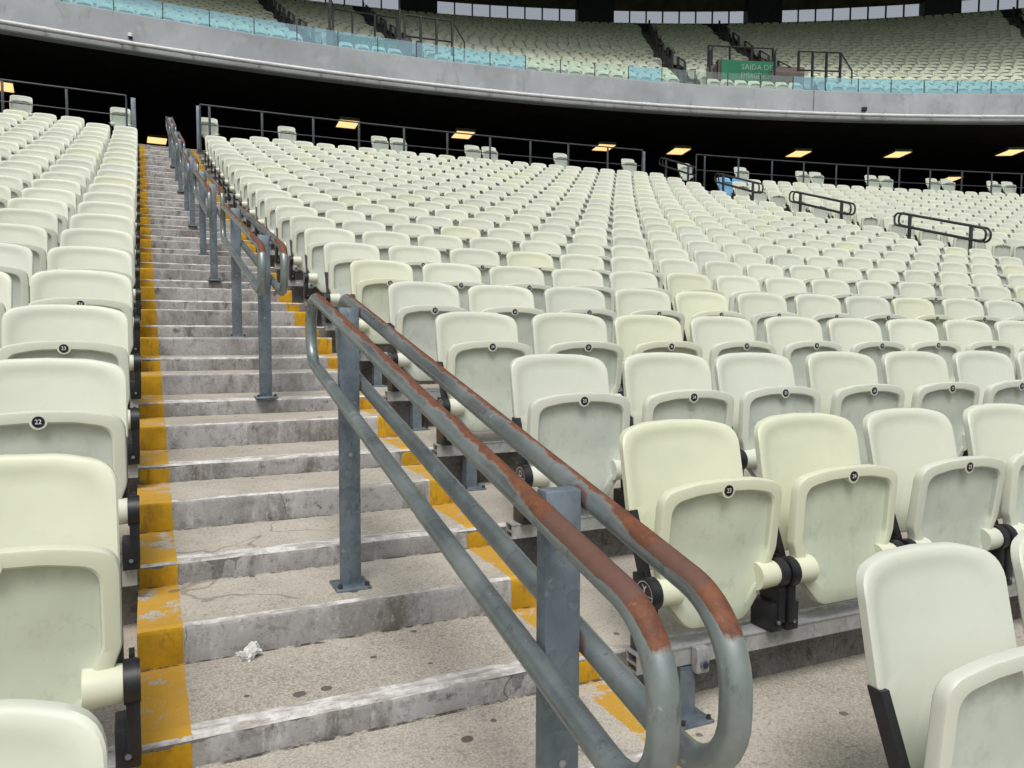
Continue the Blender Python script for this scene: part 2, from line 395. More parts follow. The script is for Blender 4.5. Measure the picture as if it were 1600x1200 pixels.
def build_steps():
    mb = MB(); W = 1.20; NX = 110
    def strip(prof, mats, seed, x0=0.0, x1=W, ends=True):
        n = len(prof); vs = []
        for i in range(NX + 1):
            x = x0 + (x1 - x0) * i / NX
            chip = 0.0
            for (cx, cw, cd) in chips.get(seed, ()):
                chip = max(chip, cd * max(0, 1 - abs(x - cx) / cw))
            for k, (y, z, amp) in enumerate(prof):
                vs.append((x, y + wob(x, seed, amp) + (chip if 0 < k < n - 2 else 0) * (0 < amp < .003), z + wob(x, seed + 11, amp * .6 if amp < .003 else 0) - (chip * .6 if 0 < amp < .003 else 0)))
        b = mb.add(vs, [], mats[0])
        for k in range(n - 1):
            j = mb.slot(mats[k])
            for i in range(NX): mb.f.append((b + i * n + k, b + (i + 1) * n + k, b + (i + 1) * n + k + 1, b + i * n + k + 1)); mb.mi.append(j)
        if ends:
            j = mb.slot(mats[0])
            lo = [b + k for k in range(n)]; hi = [b + NX * n + k for k in range(n)]
            mb.f.append(tuple(lo[::-1])); mb.mi.append(j); mb.f.append(tuple(hi)); mb.mi.append(j)
    chips = {}
    for q in range(-12, 120):
        if random.random() < .7: chips[q] = [(random.uniform(.1, 1.1), random.uniform(.01, .045), random.uniform(.003, .008)) for _ in range(random.randint(1, 3))]
    for m in range(-5, TOP):
        Y = S * m - .004; zt = zrow(m); zb = zrow(m - 1)
        ye = S * (m + 1) + .01; yf = S * (m + .515)
        # terrace edge inside the aisle: worn white band, slightly rounded
        if True:
            zb2 = zb + .58 * (zt - zb)
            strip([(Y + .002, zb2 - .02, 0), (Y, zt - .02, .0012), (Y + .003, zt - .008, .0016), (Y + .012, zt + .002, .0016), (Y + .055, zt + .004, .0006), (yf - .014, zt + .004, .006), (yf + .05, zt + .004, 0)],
                  ['riser_p', 'riser_p', 'nosing_p', 'nosing_p', 'tread_p', 'foot_strip'], 2 * m, ends=False)
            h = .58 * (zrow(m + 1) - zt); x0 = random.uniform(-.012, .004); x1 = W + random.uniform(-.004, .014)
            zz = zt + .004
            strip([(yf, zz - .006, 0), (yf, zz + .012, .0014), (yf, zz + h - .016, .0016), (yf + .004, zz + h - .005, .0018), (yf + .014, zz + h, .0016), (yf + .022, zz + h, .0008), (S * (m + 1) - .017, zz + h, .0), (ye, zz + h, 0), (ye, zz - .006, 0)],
                  ['riser_p', 'riser_p', 'riser_p', 'nosing_p', 'nosing_p', 'tread_p', 'foot_strip', 'riser_p'], 2 * m + 1, x0, x1)
    return struct(mb.build('stairway', smooth=50))
build_steps()
# second aisle's steps (mostly hidden behind the seats)
def build_steps_far():
    mb = MB()
    for m in range(4, TOP):
        R = 73.6 + S * m; t = math.radians(A2); ex, ey = math.cos(t), -math.sin(t); nx, ny = math.sin(t), math.cos(t)
        mat = Matrix(((ex, nx, 0, CX + R * nx), (ey, ny, 0, CY + R * ny), (0, 0, 1, zrow(m)), (0, 0, 0, 1)))
        mb.box(-.6, .6, .41, .81, -.01, .58 * (zrow(m + 1) - zrow(m)), 'tread', mat)
    return struct(mb.build('far_stairway', smooth=0))
build_steps_far()
g = MB(); g.add([(-900, -900, -4.5), (900, -900, -4.5), (900, 900, -4.5), (-900, 900, -4.5)], [(0, 1, 2, 3)], 'ground'); struct(g.build('ground', smooth=0))

# ------------------------------------------------------------------ seats
def rpoly(pts, seg):
    out = []; n = len(pts)
    for i in range(n):
        p = Vector(pts[i][:2]); r = pts[i][2]; a = Vector(pts[i - 1][:2]); b = Vector(pts[(i + 1) % n][:2])
        u = (a - p).normalized(); w = (b - p).normalized(); ang = u.angle(w)
        d = min(r / math.tan(ang / 2), .48 * (a - p).length, .48 * (b - p).length) if r > 0 else 0
        if d <= 0 or seg < 1: out.append((p.x, p.y)); continue
        p0 = p + u * d; p1 = p + w * d
        for k in range(seg + 1):
            t = k / seg; q = p0 * (1 - t) ** 2 + p * 2 * t * (1 - t) + p1 * t * t; out.append((q.x, q.y))
    return out
def rings(mb, outline, cx, cz, spec, mats, yfun, back=True, low=None):
    """spec: list of (inset, y offset, depth flag); concentric rings closed by a centre fan"""
    n = len(outline); xs = [abs(x - cx) for x, z in outline]; hw = max(xs); hz = max(abs(z - cz) for x, z in outline)
    vs = []
    for (d, yo) in spec:
        sx = 1 - d / hw; sz = 1 - d / hz
        for x, z in outline:
            X = cx + (x - cx) * sx; Z = cz + (z - cz) * sz; vs.append((X, yfun(X, Z, yo), Z))
    vs.append((cx, yfun(cx, cz, spec[-1][1]), cz)); vs.append((cx, yfun(cx, cz, spec[0][1]), cz))
    b = mb.add(vs, [], mats[0]); R = len(spec)
    for r in range(R - 1):
        j = mb.slot(mats[min(r, len(mats) - 1)])
        for i in range(n):
            k = (i + 1) % n; mb.f.append((b + r * n + i, b + r * n + k, b + (r + 1) * n + k, b + (r + 1) * n + i)); mb.mi.append(mb.slot(low[1]) if low and r >= low[2] and (outline[i][1] + outline[k][1]) / 2 < low[0] else j)
    j = mb.slot(mats[-1])
    for i in range(n): mb.f.append((b + (R - 1) * n + i, b + (R - 1) * n + (i + 1) % n, b + R * n)); mb.mi.append(j)
    if back:
        j = mb.slot(mats[0])
        for i in range(n): mb.f.append((b + (i + 1) % n, b + i, b + R * n + 1)); mb.mi.append(j)
BACK = [(-.195, .248, .02), (-.200, .405, .01), (-.2275, .43, .012), (-.2275, .660, .066), (-.12, .684, .3), (0, .688, .3), (.12, .684, .3), (.2275, .660, .066), (.2275, .43, .012), (.200, .405, .01), (.195, .248, .02)]
PAN = [(-.11, .088, .07), (-.182, .175, .05), (-.2275, .30, .07), (-.2275, .512, .06), (-.11, .535, .3), (0, .539, .3), (.11, .535, .3), (.2275, .512, .06), (.2275, .30, .07), (.182, .175, .05), (.11, .088, .07)]
def back_y(x, z, yo):
    lean = (z - .25) * .20 - .02
    if isinstance(yo, tuple): yo = yo[0] + yo[1] * sstep(.28, .55, z)
    return lean - .028 * (x / .2275) ** 2 + .012 * sstep(.60, .70, z) + yo
def pan_y(x, z, yo):
    if isinstance(yo, tuple): yo = yo[0] + yo[1] * sstep(.13, .34, z)
    return -.132 - (z - .085) * .085 + yo + .008 * (x / .2275) ** 2 - .016 * sstep(.27, .12, z) * max(0, 1 - (x / .2) ** 2)
def make_back(seg, full=True, m='plastic'):
    mb = MB()
    spec = [(.004, .030), (0, .026), (0, .006), (.004, .001), (.010, 0), (.026, 0.0), (.038, (.0, .007)), (.07, (.0, .011)), (.12, (0, .012)), (.18, (0, .012))] if full else [(.0, .028), (0, .004), (.008, 0), (.03, 0), (.06, (0, .011)), (.15, (0, .012))]
    rings(mb, rpoly(BACK, seg), 0, .47, spec, [m], back_y)
    return mb
def make_pan(seg, full=True, m='plastic', mi='pan_in'):
    mb = MB()
    if full:
        spec = [(.006, .036), (0, .030), (0, .008), (.003, .002), (.009, 0), (.033, 0), (.038, (.0, .005)), (.041, (0, .020)), (.05, (.0, .024)), (.10, (0, .022)), (.17, (-.002, .020))]
        mats = [m] * 6 + [mi] * 5
    else:
        spec = [(0, .036), (0, .004), (.008, 0), (.034, 0), (.042, (0, .024)), (.12, (0, .022))]; mats = [m] * 3 + [mi] * 3
    rings(mb, rpoly(PAN, seg), 0, .313, spec, mats, pan_y, low=(.22, mi, 2))
    n = 18 if full else 7
    for s_ in (-1, 1):
        mb.cyl((s_ * .150, -.13, .215), (s_ * .226, -.13, .215), .044, m, n, .040)
    if full:
        y = pan_y(0, .507, 0)
        mb.cyl((0, y - .001, .5075), (0, y + .036, .5075), .0235, m, 20)
    return mb
def make_bracket(s_, full=True):
    mb = MB(); n = 20 if full else 7
    mb.cyl((s_ * .227, -.13, .215), (s_ * .2595, -.13, .215), .046, 'black', n)
    mb.cyl((s_ * .2265, -.13, .215), (s_ * .2535, -.13, .215), .0475, 'black', n)
    if full:
        mb.bbox(s_ * .244 - .014, s_ * .244 + .014, -.158, -.075, .06, .20, 'black', .003)
        mb.bbox(s_ * .232 - .025, s_ * .232 + .025, -.150, -.055, .030, .122, 'black', .005)
        mb.cyl((s_ * .232, -.155, .062), (s_ * .232, -.148, .062), .012, 'black_d', 14)
        mb.cyl((s_ * .232, -.159, .062), (s_ * .232, -.150, .062), .007, 'post', 6)
        bar = [(-.10, .17), (.035, .425)]
    else:
        mb.box(s_ * .240 - .016, s_ * .240 + .016, -.15, -.06, .03, .2, 'black'); bar = [(-.10, .17), (.035, .425)]
    (y0, z0), (y1, z1) = bar
    x0, x1 = (s_ * .2475 - .0115, s_ * .2475 + .0115) if False else (min(s_ * .204, s_ * .228), max(s_ * .204, s_ * .228))
    # strut that carries the backrest, leaning back with it
    vs = [(x, y + dy, z) for x in (x0, x1) for (y, z) in ((-.085, .205), (.008, .432)) for dy in (-.018, .018)]
    mb.add(vs, [(0, 1, 3, 2), (4, 6, 7, 5), (0, 4, 5, 1), (2, 3, 7, 6), (0, 2, 6, 4), (1, 5, 7, 3)], 'black')
    # foot web running back to the strut
    vs = [(x, y, z) for x in (s_ * .244 - .006, s_ * .244 + .006) for (y, z) in ((-.14, .05), (-.07, .05), (-.055, .26), (-.09, .26))]
    mb.add(vs, [(0, 1, 2, 3), (7, 6, 5, 4), (0, 4, 5, 1), (1, 5, 6, 2), (2, 6, 7, 3), (3, 7, 4, 0)], 'black')
    return mb
ME = {'back': make_back(6).mesh('backrest', 35), 'pan': make_pan(6).mesh('seat_pan', 35), 'brL': make_bracket(-1).mesh('side_bracket', 35), 'brR': make_bracket(1).mesh('side_bracket', 35)}
ME['back_b'] = make_back(3, False, 'blue').mesh('backrest', 35); ME['pan_b'] = make_pan(3, False, 'blue', 'blue').mesh('seat_pan', 35)
_badge = {}
def badge_mesh(n):
    if n in _badge: return _badge[n]
    mb = MB(); y = pan_y(0, .507, 0)
    mb.cyl((0, y - .0030, .507), (0, y + .004, .507), .0165, 'black_d', 20)
    if n: put_text(mb, str(n), .0195, 'white', FRONT(0, y - .0036, .5068), .9)
    _badge[n] = mb.mesh('number_badge', 40); return _badge[n]
def disc_mesh(a, b):
    mb = MB(); mw = Matrix.Translation((-.2606, -.13, .215)) @ Matrix.Rotation(-math.pi / 2, 4, 'Z') @ Matrix.Rotation(math.pi / 2, 4, 'X')
    mb.cyl((-.2590, -.13, .215), (-.2600, -.13, .215), .043, 'black_d', 24)
    n = 40; ring = []
    for r in (.0395, .0378):
        for i in range(n): ring.append(mw @ Vector((r * math.cos(2 * math.pi * i / n), r * math.sin(2 * math.pi * i / n), 0)))
    mb.add(ring, [(i, (i + 1) % n, n + (i + 1) % n, n + i) for i in range(n)], 'white')
    mb.add([mw @ Vector(p) for p in ((-.038, -.001, 0), (.038, -.001, 0), (.038, .0005, 0), (-.038, .0005, 0))], [(0, 1, 2, 3)], 'white')
    put_text(mb, a, .037, 'white', mw @ Matrix.Translation((0, .0135, 0)))
    put_text(mb, b, .025, 'white', mw @ Matrix.Translation((0, -.0125, 0)))
    return mb.mesh('row_disc', 40)

# camera data is needed to pick which seats show largest
CAM = Vector((.0366, -1.8177, .9069)); YAW, PIT, ROLL = .44303, -.06591, .004625
fw = Vector((math.sin(YAW) * math.cos(PIT), math.cos(YAW) * math.cos(PIT), math.sin(PIT)))
rt0 = Vector((math.cos(YAW), -math.sin(YAW), 0)); up0 = rt0.cross(fw)
RT = math.cos(ROLL) * rt0 + math.sin(ROLL) * up0; UP = -math.sin(ROLL) * rt0 + math.cos(ROLL) * up0
def view(x, y, z):
    d = Vector((x, y, z)) - CAM; w = d.dot(fw)
    return w, 800 + 1203 * d.dot(RT) / max(w, .01), 600 - 1203 * d.dot(UP) / max(w, .01)
spots = []
for j in range(-1, 22):
    R = 73.6 + S * j; a2 = R * math.radians(A2); sh = {-1: .045, 1: .02, 2: .005, 4: -.012, 5: -.018, 6: -.012}.get(j, 0)
    i = 0; a = .880 + sh
    while a < a2 - .93:
        if j < 21 or i > 1: spots.append((j, 'right', i, a))
        a += PITCH; i += 1
    i = 0; a = -.84
    while a > -16:
        if j < 21 or i > 1: spots.append((j, 'left', i, a))
        a -= PITCH; i += 1
    i = 0; a = a2 + .93
    while a < a2 + 17: spots.append((j, 'beyond', i, a)); a += PITCH; i += 1
rec = []
for (j, side, i, a) in spots:
    x, y, f = arc(j, a); z = zrow(j); w, u, v = view(x, y, z + .5)
    if w < .4: continue
    half = 1203 * .28 / w
    rec.append((w, u, v, half, j, side, i, a))
inside = [r for r in rec if -r[3] * .9 < r[1] < 1600 + r[3] * .9 and r[2] - r[3] * .9 < 1200 and r[2] > 0]
inside.sort(key=lambda r: r[0])
def visible_enough(r):
    return not (r[5] == 'left' and r[6] > 14)
near = [r for r in inside if visible_enough(r)][:284]
nearset = {(r[4], r[5], r[6]) for r in near}
def tint_of(j, side, i):
    rr = random.Random(j * 1009 + i * 31 + (7 if side == 'left' else 0 if side == 'right' else 13))
    k = rr.random(); b = rr.uniform(.955, 1.03)
    if (j, side) == (0, 'right') and i < 2: return (1.0, 1.0, .88), 'yellow-green'
    if (j, side, i) == (0, 'left', 0): return (1.0, 1.0, .90), 'yellow-green'
    if k < .07: return (1.0 * b, 1.0 * b, .89 * b), 'yellow-green'
    if k < .20: return (.945 * b, .945 * b, .955 * b), 'greyish'
    return (.985 * b, .985 * b, .965 * b), 'pale green'
seat_group = 'folding seats in the lower tier'
def add_seat(j, side, i, a, label=None, blue=False, first_disc=None):
    x, y, f = arc(j, a); tint, word = tint_of(j, side, i)
    rj = random.Random(j * 77 + i)
    x += rj.uniform(-.004, .004)
    if label is None:
        label = f"{word} folding seat, {ordn(i + 1)} {side} of the stairs in the {ordn(j + 2)} row up"
    t = thing('folding_seat', label, 'seat', (x, y, zrow(j) - (.015 if j < 0 else 0)), -f + math.radians(rj.uniform(-1.2, 1.2)), seat_group)
    t.scale = (K, K, K)
    b = link('backrest', ME['back_b' if blue else 'back'], t); p = link('seat_pan', ME['pan_b' if blue else 'pan'], t)
    b.color = p.color = (*tint, 1)
    b.rotation_euler = (math.radians(rj.uniform(-1.8, 1.5)), math.radians(rj.uniform(-.6, .6)), 0)
    piv = Vector((0, -.13, .215)); rx = math.radians(rj.choice((0, 0, .8, -1.4, 1.8, -3.2, 3.0)) + rj.uniform(-.8, .8))
    m = Matrix.Translation(piv) @ Matrix.Rotation(rx, 4, 'X') @ Matrix.Translation(-piv)
    p.matrix_local = m
    num = (22 + max(0, j - 1) - i if side == 'left' else 23 + max(0, j - 1) + i)
    missing = (rj.random() < .06 and j > 1) 
    if not blue and not missing: link('number_badge', badge_mesh(num), p)
    br = link('side_bracket', ME['brL'], t); link('side_bracket', ME['brR'], t)
    if first_disc: link('row_disc', disc_mesh(*first_disc), br)
    return t
letters = "ZYOVUTSRQPNMLKJ"
for (w, u, v, half, j, side, i, a) in near:
    disc = (letters[j + 1], '130') if (side == 'right' and i == 0 and j < 10) else None
    add_seat(j, side, i, a, first_disc=disc)
# the two light blue seats beside the far aisle and the companion seats behind the top fence
blue_at = {(21, 'beyond', 0): 'light blue folding seat beside the far aisle, nearer the camera side', (21, 'beyond', 1): 'light blue folding seat just right of the other blue seat'}
def free_seat(x, y, z, rz, label, tint=(.93, .96, .97), blue=False):
    t = thing('folding_seat', label, 'seat', (x, y, z), rz, None if blue else 'spare seats behind the top fence'); t.scale = (K, K, K)
    b = link('backrest', ME['back_b' if blue else 'back'], t); p = link('seat_pan', ME['pan_b' if blue else 'pan'], t); b.color = p.color = (*tint, 1)
    link('side_bracket', ME['brL'], t); link('side_bracket', ME['brR'], t); return t
spare = [(-0.610, 'seat behind the top fence at its end just left of the stairs'), (-1.830, 'seat behind the top fence near the left picture edge'),
         (0.580, 'seat behind the top fence at its end just right of the stairs'), (1.730, 'seat standing alone behind the second fence bay right of the stairs'),
         (3.210, 'left one of the first pair behind the fence right of the stairs'), (3.520, 'right one of the first pair behind the fence right of the stairs'),
         (4.820, 'left one of the second pair behind the fence, below the lamp'), (5.130, 'right one of the second pair behind the fence, below the lamp'),
         (6.480, 'lone seat behind the fence in the middle of the top row'), (7.830, 'lone seat behind the fence next to the far aisle gap'),
         (9.000, 'seat behind the looped handrail at the far aisle head'), (10.210, 'lone seat behind the fence right of the far aisle'),
         (11.570, 'left seat of the first pair behind the fence beyond the far aisle'), (11.880, 'right seat of the first pair behind the fence beyond the far aisle'),
         (13.150, 'left seat of the second pair behind the fence beyond the far aisle'), (13.470, 'right seat of the second pair behind the fence beyond the far aisle'),
         (14.570, 'left seat of the third pair behind the fence, below a lamp'), (14.920, 'right seat of the third pair behind the fence, below a lamp'),
         (16.010, 'left seat of the last pair behind the fence at the picture edge'), (16.360, 'right seat of the last pair behind the fence at the picture edge')]
for deg, lab in spare:
    x, y = pol(CX, CY, 92.3, deg); free_seat(x, y, zrow(TOP) + .23, -math.radians(deg), 'pale ' + lab)
for key, lab in blue_at.items():
    j, side, i = key; R = 73.6 + S * j; a = R * math.radians(A2) + .93 + PITCH * i
    x, y, f = arc(j, a); free_seat(x, y, zrow(j), -f, lab, (1, 1, 1), True)
# all remaining seats of both tiers' far parts: one mass each
def mass(name, items, protos):
    V = []; F = []; MI = []; T = []; mats = protos[0][3]
    base = 0; LT = []; LS = []
    for (x, y, z, rz, tint, k, tilt) in items:
        pv, pf, pm, _ = protos[k]
        c, s_ = math.cos(rz), math.sin(rz); pv = pv * K
        q = np.empty_like(pv); q[:, 0] = x + pv[:, 0] * c - pv[:, 1] * s_; q[:, 1] = y + pv[:, 0] * s_ + pv[:, 1] * c; q[:, 2] = z + pv[:, 2]
        V.append(q); F.extend([[i + base for i in f] for f in pf]); MI.append(pm); T.append(np.tile(np.array([*tint, 1.0]), (len(pv), 1))); base += len(pv)
    me = bpy.data.meshes.new(name); me.from_pydata(np.concatenate(V).tolist(), [], F)
    for m in mats: me.materials.append(m)
    me.polygons.foreach_set('material_index', np.concatenate(MI))
    at = me.attributes.new('tint', 'FLOAT_COLOR', 'POINT'); at.data.foreach_set('color', np.concatenate(T).astype(np.float32).ravel())
    me.shade_smooth(); me.set_sharp_from_angle(angle=math.radians(35)); me.update()
    o = link(name, me); o['kind'] = 'stuff'; return o
def proto(tilt=0.0, seg=2, badge=True):
    mb = MB(); b = make_back(seg, False, 'plastic_f'); mb.add(b.v, b.f, 'plastic_f')
    p = make_pan(seg, False, 'plastic_f', 'pan_in_f'); piv = Vector((0, -.13, .215)); R = Matrix.Translation(piv) @ Matrix.Rotation(tilt, 4, 'X') @ Matrix.Translation(-piv)
    k0 = mb.slot('plastic_f'); k1 = mb.slot('pan_in_f'); bb = len(mb.v); mb.v.extend([tuple(R @ Vector(v)) for v in p.v])
    for f, mi in zip(p.f, p.mi): mb.f.append(tuple(i + bb for i in f)); mb.mi.append(k1 if p.mats[mi] == M['pan_in_f'] else k0)
    for s_ in (-1, 1):
        q = make_bracket(s_, False); kb = mb.slot('black'); bb = len(mb.v); mb.v.extend(q.v)
        for f in q.f: mb.f.append(tuple(i + bb for i in f)); mb.mi.append(kb)
    if badge:
        y = pan_y(0, .507, 0); q = [tuple(R @ Vector((.019 * math.cos(i * math.pi / 4), y - .003, .507 + .019 * math.sin(i * math.pi / 4)))) for i in range(8)]
        mb.add(q, [tuple(range(8))[::-1]], 'black')
    else: mb.slot('black')
    return np.array(mb.v, dtype=float), mb.f, np.array(mb.mi, dtype=np.int32), mb.mats
PR = [proto(0), proto(.03), proto(-.04), proto(-.08)]
items = []
for (j, side, i, a) in spots:
    if (j, side, i) in nearset or (j, side, i) in blue_at: continue
    x, y, f = arc(j, a); w, u, v = view(x, y, zrow(j) + .4)
    if w < 1.5 or u < -420 or u > 2050 or v > 1250: continue
    rr = random.Random(j * 5 + i * 17)
    items.append((x, y, zrow(j), -f + rr.uniform(-.022, .022), tint_of(j, side, i)[0], rr.choice((0, 0, 1, 2, 2, 3)), 0))
mass('distant_lower_seats', items, PR)
tag(bpy.data.objects['distant_lower_seats'], 'pale green folding seats massed in the far rows of the lower tier', 'seats')

# ------------------------------------------------------------------ seat beams
def beam(j, side, label, posts):
    R = 73.6 + S * j; a2 = R * math.radians(A2)
    a0, a1 = {'right': (.628, a2 - .68), 'left': (-16.3, -.606), 'beyond': (a2 + .7, a2 + 17)}[side]
    n = max(2, int((a1 - a0) / .6)); zt = zrow(j)
    mb = MB()
    def sweep(y0, y1, z0, z1):
        vs = []
        for k in range(n + 1):
            a = a0 + (a1 - a0) * k / n; f = a / R
            for (yy, zz) in ((y0, z0), (y1, z0), (y1, z1), (y0, z1)): vs.append((CX + (R + yy) * math.sin(f), CY + (R + yy) * math.cos(f), zt + zz))
        fs = [(k * 4 + i, k * 4 + (i + 1) % 4, k * 4 + 4 + (i + 1) % 4, k * 4 + 4 + i) for k in range(n) for i in range(4)] + [(3, 2, 1, 0), tuple(n * 4 + i for i in range(4))]
        mb.add(vs, fs, 'beam')
    t = .005; y0, y1, z0, z1 = -.112, -.058, -.026, .024
    sweep(y0, y0 + t, z0, z1); sweep(y1 - t, y1, z0, z1); sweep(y0 - .003, y1 + .003, z1, z1 + t); sweep(y0 + t, y1 - t, z0, z0 + t); sweep(y0 + t, y1 - t, -.004, .001)
    o = mb.build('seat_beam', smooth=30); tag(o, label, 'beam', 'beams under the seat rows')
    zf = zrow(j - 1) - zt
    for a in posts:
        if side == 'left': a = -a
        f = a / R; px, py = CX + R * math.sin(f), CY + R * math.cos(f)
        mw = Matrix.Translation((px, py, zt)) @ Matrix.Rotation(-f, 4, 'Z')
        q = MB(); q.box(-.030, .022, -.118, -.112, zf + .008, -.030, 'post', mw); q.box(-.030, -.024, -.1115, -.062, zf + .008, -.030, 'post', mw); q.box(.016, .022, -.1115, -.062, zf + .008, -.030, 'post', mw)
        po = q.build('support_post', o)
        q = MB(); q.bbox(-.062, .05, -.172, -.035, zf, zf + .009, 'post', .002, mw)
        for sx, sy in ((-.05, -.16), (.038, -.16), (.038, -.05)): q.cyl(mw @ Vector((sx, sy, zf + .009)), mw @ Vector((sx, sy, zf + .020)), .007, 'dark_rail', 6)
        q.build('base_plate', po)
        q = MB(); q.bbox(.006, .050, -.146, -.1155, -.044, .030, 'beam', .006, mw); q.cyl(mw @ Vector((.028, -.147, -.016)), mw @ Vector((.028, -.153, -.016)), .013, 'post', 16); q.cyl(mw @ Vector((.028, -.153, -.016)), mw @ Vector((.028, -.159, -.016)), .008, 'dark_rail', 6)
        q.build('clamp', po)
for j in range(-1, 22):
    beam(j, 'right', f"grey metal beam under the {ordn(j + 2)} row of seats up, right of the stairs", [.80 + 2.0 * k for k in range(6 if j < 3 else 2 if j < 9 else 1)])
    if j < 16: beam(j, 'left', f"grey metal beam under the {ordn(j + 2)} row of seats up, left of the stairs", [.86] if j < 8 else [])

# ------------------------------------------------------------------ handrails
def fillet_path(corners, seg=8):
    pts = []
    n = len(corners)
    for i, (y, z, r) in enumerate(corners):
        p = Vector((y, z)); a = Vector(corners[i - 1][:2]); b = Vector(corners[(i + 1) % n][:2])
        u = (a - p).normalized(); w = (b - p).normalized(); ang = u.angle(w); d = r / math.tan(ang / 2)
        d = min(d, .49 * (a - p).length, .49 * (b - p).length)
        rr = d * math.tan(ang / 2); bis = (u + w).normalized(); c = p + bis * (rr / math.sin(ang / 2))
        p0 = p + u * d; p1 = p + w * d
        t0 = math.atan2(p0.y - c.y, p0.x - c.x); t1 = math.atan2(p1.y - c.y, p1.x - c.x); dt = (t1 - t0 + math.pi) % (2 * math.pi) - math.pi
        for k in range(seg + 1): t = t0 + dt * k / seg; pts.append((c.x + rr * math.cos(t), c.y + rr * math.sin(t)))
    # refine straights
    out = []
    for i, p in enumerate(pts):
        q = pts[(i + 1) % len(pts)]; L = math.dist(p, q); n = max(1, int(L / .03))
        for k in range(n): t = k / n; out.append((p[0] + (q[0] - p[0]) * t, p[1] + (q[1] - p[1]) * t))
    return out
SL = .232
def rail_loop(Y0, zf, sl, xoff, det, mat, r=.0195):
    """one closed tube: top rail, lower bend, bottom rail, upper bend, in the plane x = xoff"""
    yl, yu = S * Y0 - .338, S * Y0 + 1.672      # posts stand at Y0 and Y0 + 1.6875
    zt = lambda y: ztop0 + sl * (y - S * Y0)
    ztop0 = zf
    g_ = .230
    cs = [(yl, zt(yl), .112), (yu, zt(yu), .10), (yu, zt(yu) - g_, .10), (yl, zt(yl) - g_, .112)]
    path = fillet_path(cs, 10 if det else 5)
    mb = MB(); n = 16 if det else 7
    pts = [(xoff, y, z) for y, z in path]
    mb.tube(pts, r, mat, n, up=Vector((1, 0, 0)), closed=True)
    me = mb.mesh('rail', 60)
    if det:
        N = len(pts); at = me.attributes.new('rust', 'FLOAT_COLOR', 'POINT'); d = np.zeros((N * n, 4), np.float32)
        co = np.array(mb.v); ctr = np.repeat(np.array(pts), n, axis=0); nz = (co[:, 2] - ctr[:, 2]) / r; nx = (co[:, 0] - ctr[:, 0]) / r
        y = ctr[:, 1]; z = ctr[:, 2]; istop = (z > ztop0 + sl * (y - S * Y0) - .10)
        toprail = istop & (y > yl + .10)
        facing = nz * .78 + nx * .55
        val = np.where(toprail, (.38 if xoff < .6 else .31) + .34 * facing, -.2)
        p1 = S * Y0
        low = np.clip((p1 + (.05 if xoff < .6 else -.06) - y) / .12, 0, 1) * np.clip((facing + .45) / .35, 0, 1)      # past the lower post the brown spreads round the tube
        val = np.where(istop, np.maximum(val, low * .85 * (1 - np.clip((ztop0 + sl * (y - S * Y0) - z - .015) / .05, 0, 1)) + (1 - low) * val), val)
        bend = istop & (y < yl + .13)
        deep = np.where(istop, np.clip((p1 - (.04 if xoff < .6 else .15) - y) / .06, 0, 1) * np.clip((y - (yl + .045)) / .03, 0, 1), 0)
        upb = istop & (y > yu - .06); val = np.where(upb, np.maximum(val, .62 * np.clip((nz + .9), 0, 1)), val); deep = np.where(upb, .7, deep)
        weld = np.zeros(N * n)
        for wy in (S * Y0 + .70, ): weld = np.maximum(weld, np.clip(1 - np.abs(y - wy) / .017, 0, 1))
        for wy in (S * Y0, S * Y0 + 1.35):
            side = np.clip(-np.sign(xoff - .6) * nx, 0, 1); weld = np.maximum(weld, np.clip(1.25 - np.hypot(y - wy, 0) / .032, 0, 1) * side)
        weld *= ~((y > yu - .04) | (y < yl + .04))
        d[:, 0] = val; d[:, 1] = deep; d[:, 2] = weld; d[:, 3] = 1
        at.data.foreach_set('color', d.ravel())
    return me
def handrail(i, label, group, deg=0.0, det=True, mat='rail', pm='post', sh=0.0):
    Y0 = -1.0 + 4 * i + sh
    f = lambda Y: zrow(Y)                                           # smooth line of the terrace edges
    sl = (f(Y0 + 1.6875) - f(Y0)) / 1.35 * (1.03 if i == 0 else 1.0)
    z0 = f(Y0) + (.833 if i == 0 else .838)                          # top tube's centre at the lower post
    t = thing('handrail', label, 'handrail', (0, 0, 0), 0, group)
    if deg:
        a = math.radians(deg); t.matrix_world = Matrix.Translation((CX, CY, 0)) @ Matrix.Rotation(-a, 4, 'Z') @ Matrix.Translation((-.6, -CY, 0))
    for xo in (.6 - .0515, .6 + .0515): link('rail', rail_loop(Y0, z0, sl, xo, det, mat), t)
    for Yp in (Y0, Y0 + 1.6875):
        m = min(TOP, math.floor(Yp)); fr = Yp - math.floor(Yp) if Yp < TOP else 0; zb = zrow(m) + (.58 * (zrow(m + 1) - zrow(m)) if fr > .515 else 0) + .004
        zt = z0 + sl * S * (Yp - Y0) + .017; y = S * Yp
        q = MB(); q.bbox(.569, .631, y - .016, y + .016, zb, zt, pm, .004); po = q.build('post', t)
        if det:
            q2 = MB(); q2.cyl((.600, y - .019, zb + .42), (.600, y - .015, zb + .42), .006, 'beam', 10)
            q2.build('bolt', po)
        q = MB(); q.bbox(.545, .655, y - .055, y + .055, zb, zb + .010, pm, .003)
        for sx in (-.042, .042): q.cyl((.6 + sx, y - .042, zb + .01), (.6 + sx, y - .042, zb + .022), .007, 'dark_rail', 6)
        q.build('base_plate', po)
    return t
HL = ['nearest rusty double handrail on the stairs, its loops close to the camera', 'second rusty double handrail up the stairs, behind the nearest one', 'third double handrail up the stairs', 'fourth double handrail up the stairs, small and grey',
      'fifth double handrail up the stairs, near the lamp', 'sixth double handrail up the stairs, close under the concourse', 'topmost double handrail at the head of the stairs']
for i in range(6): handrail(i, HL[i], 'handrails on the stairs')
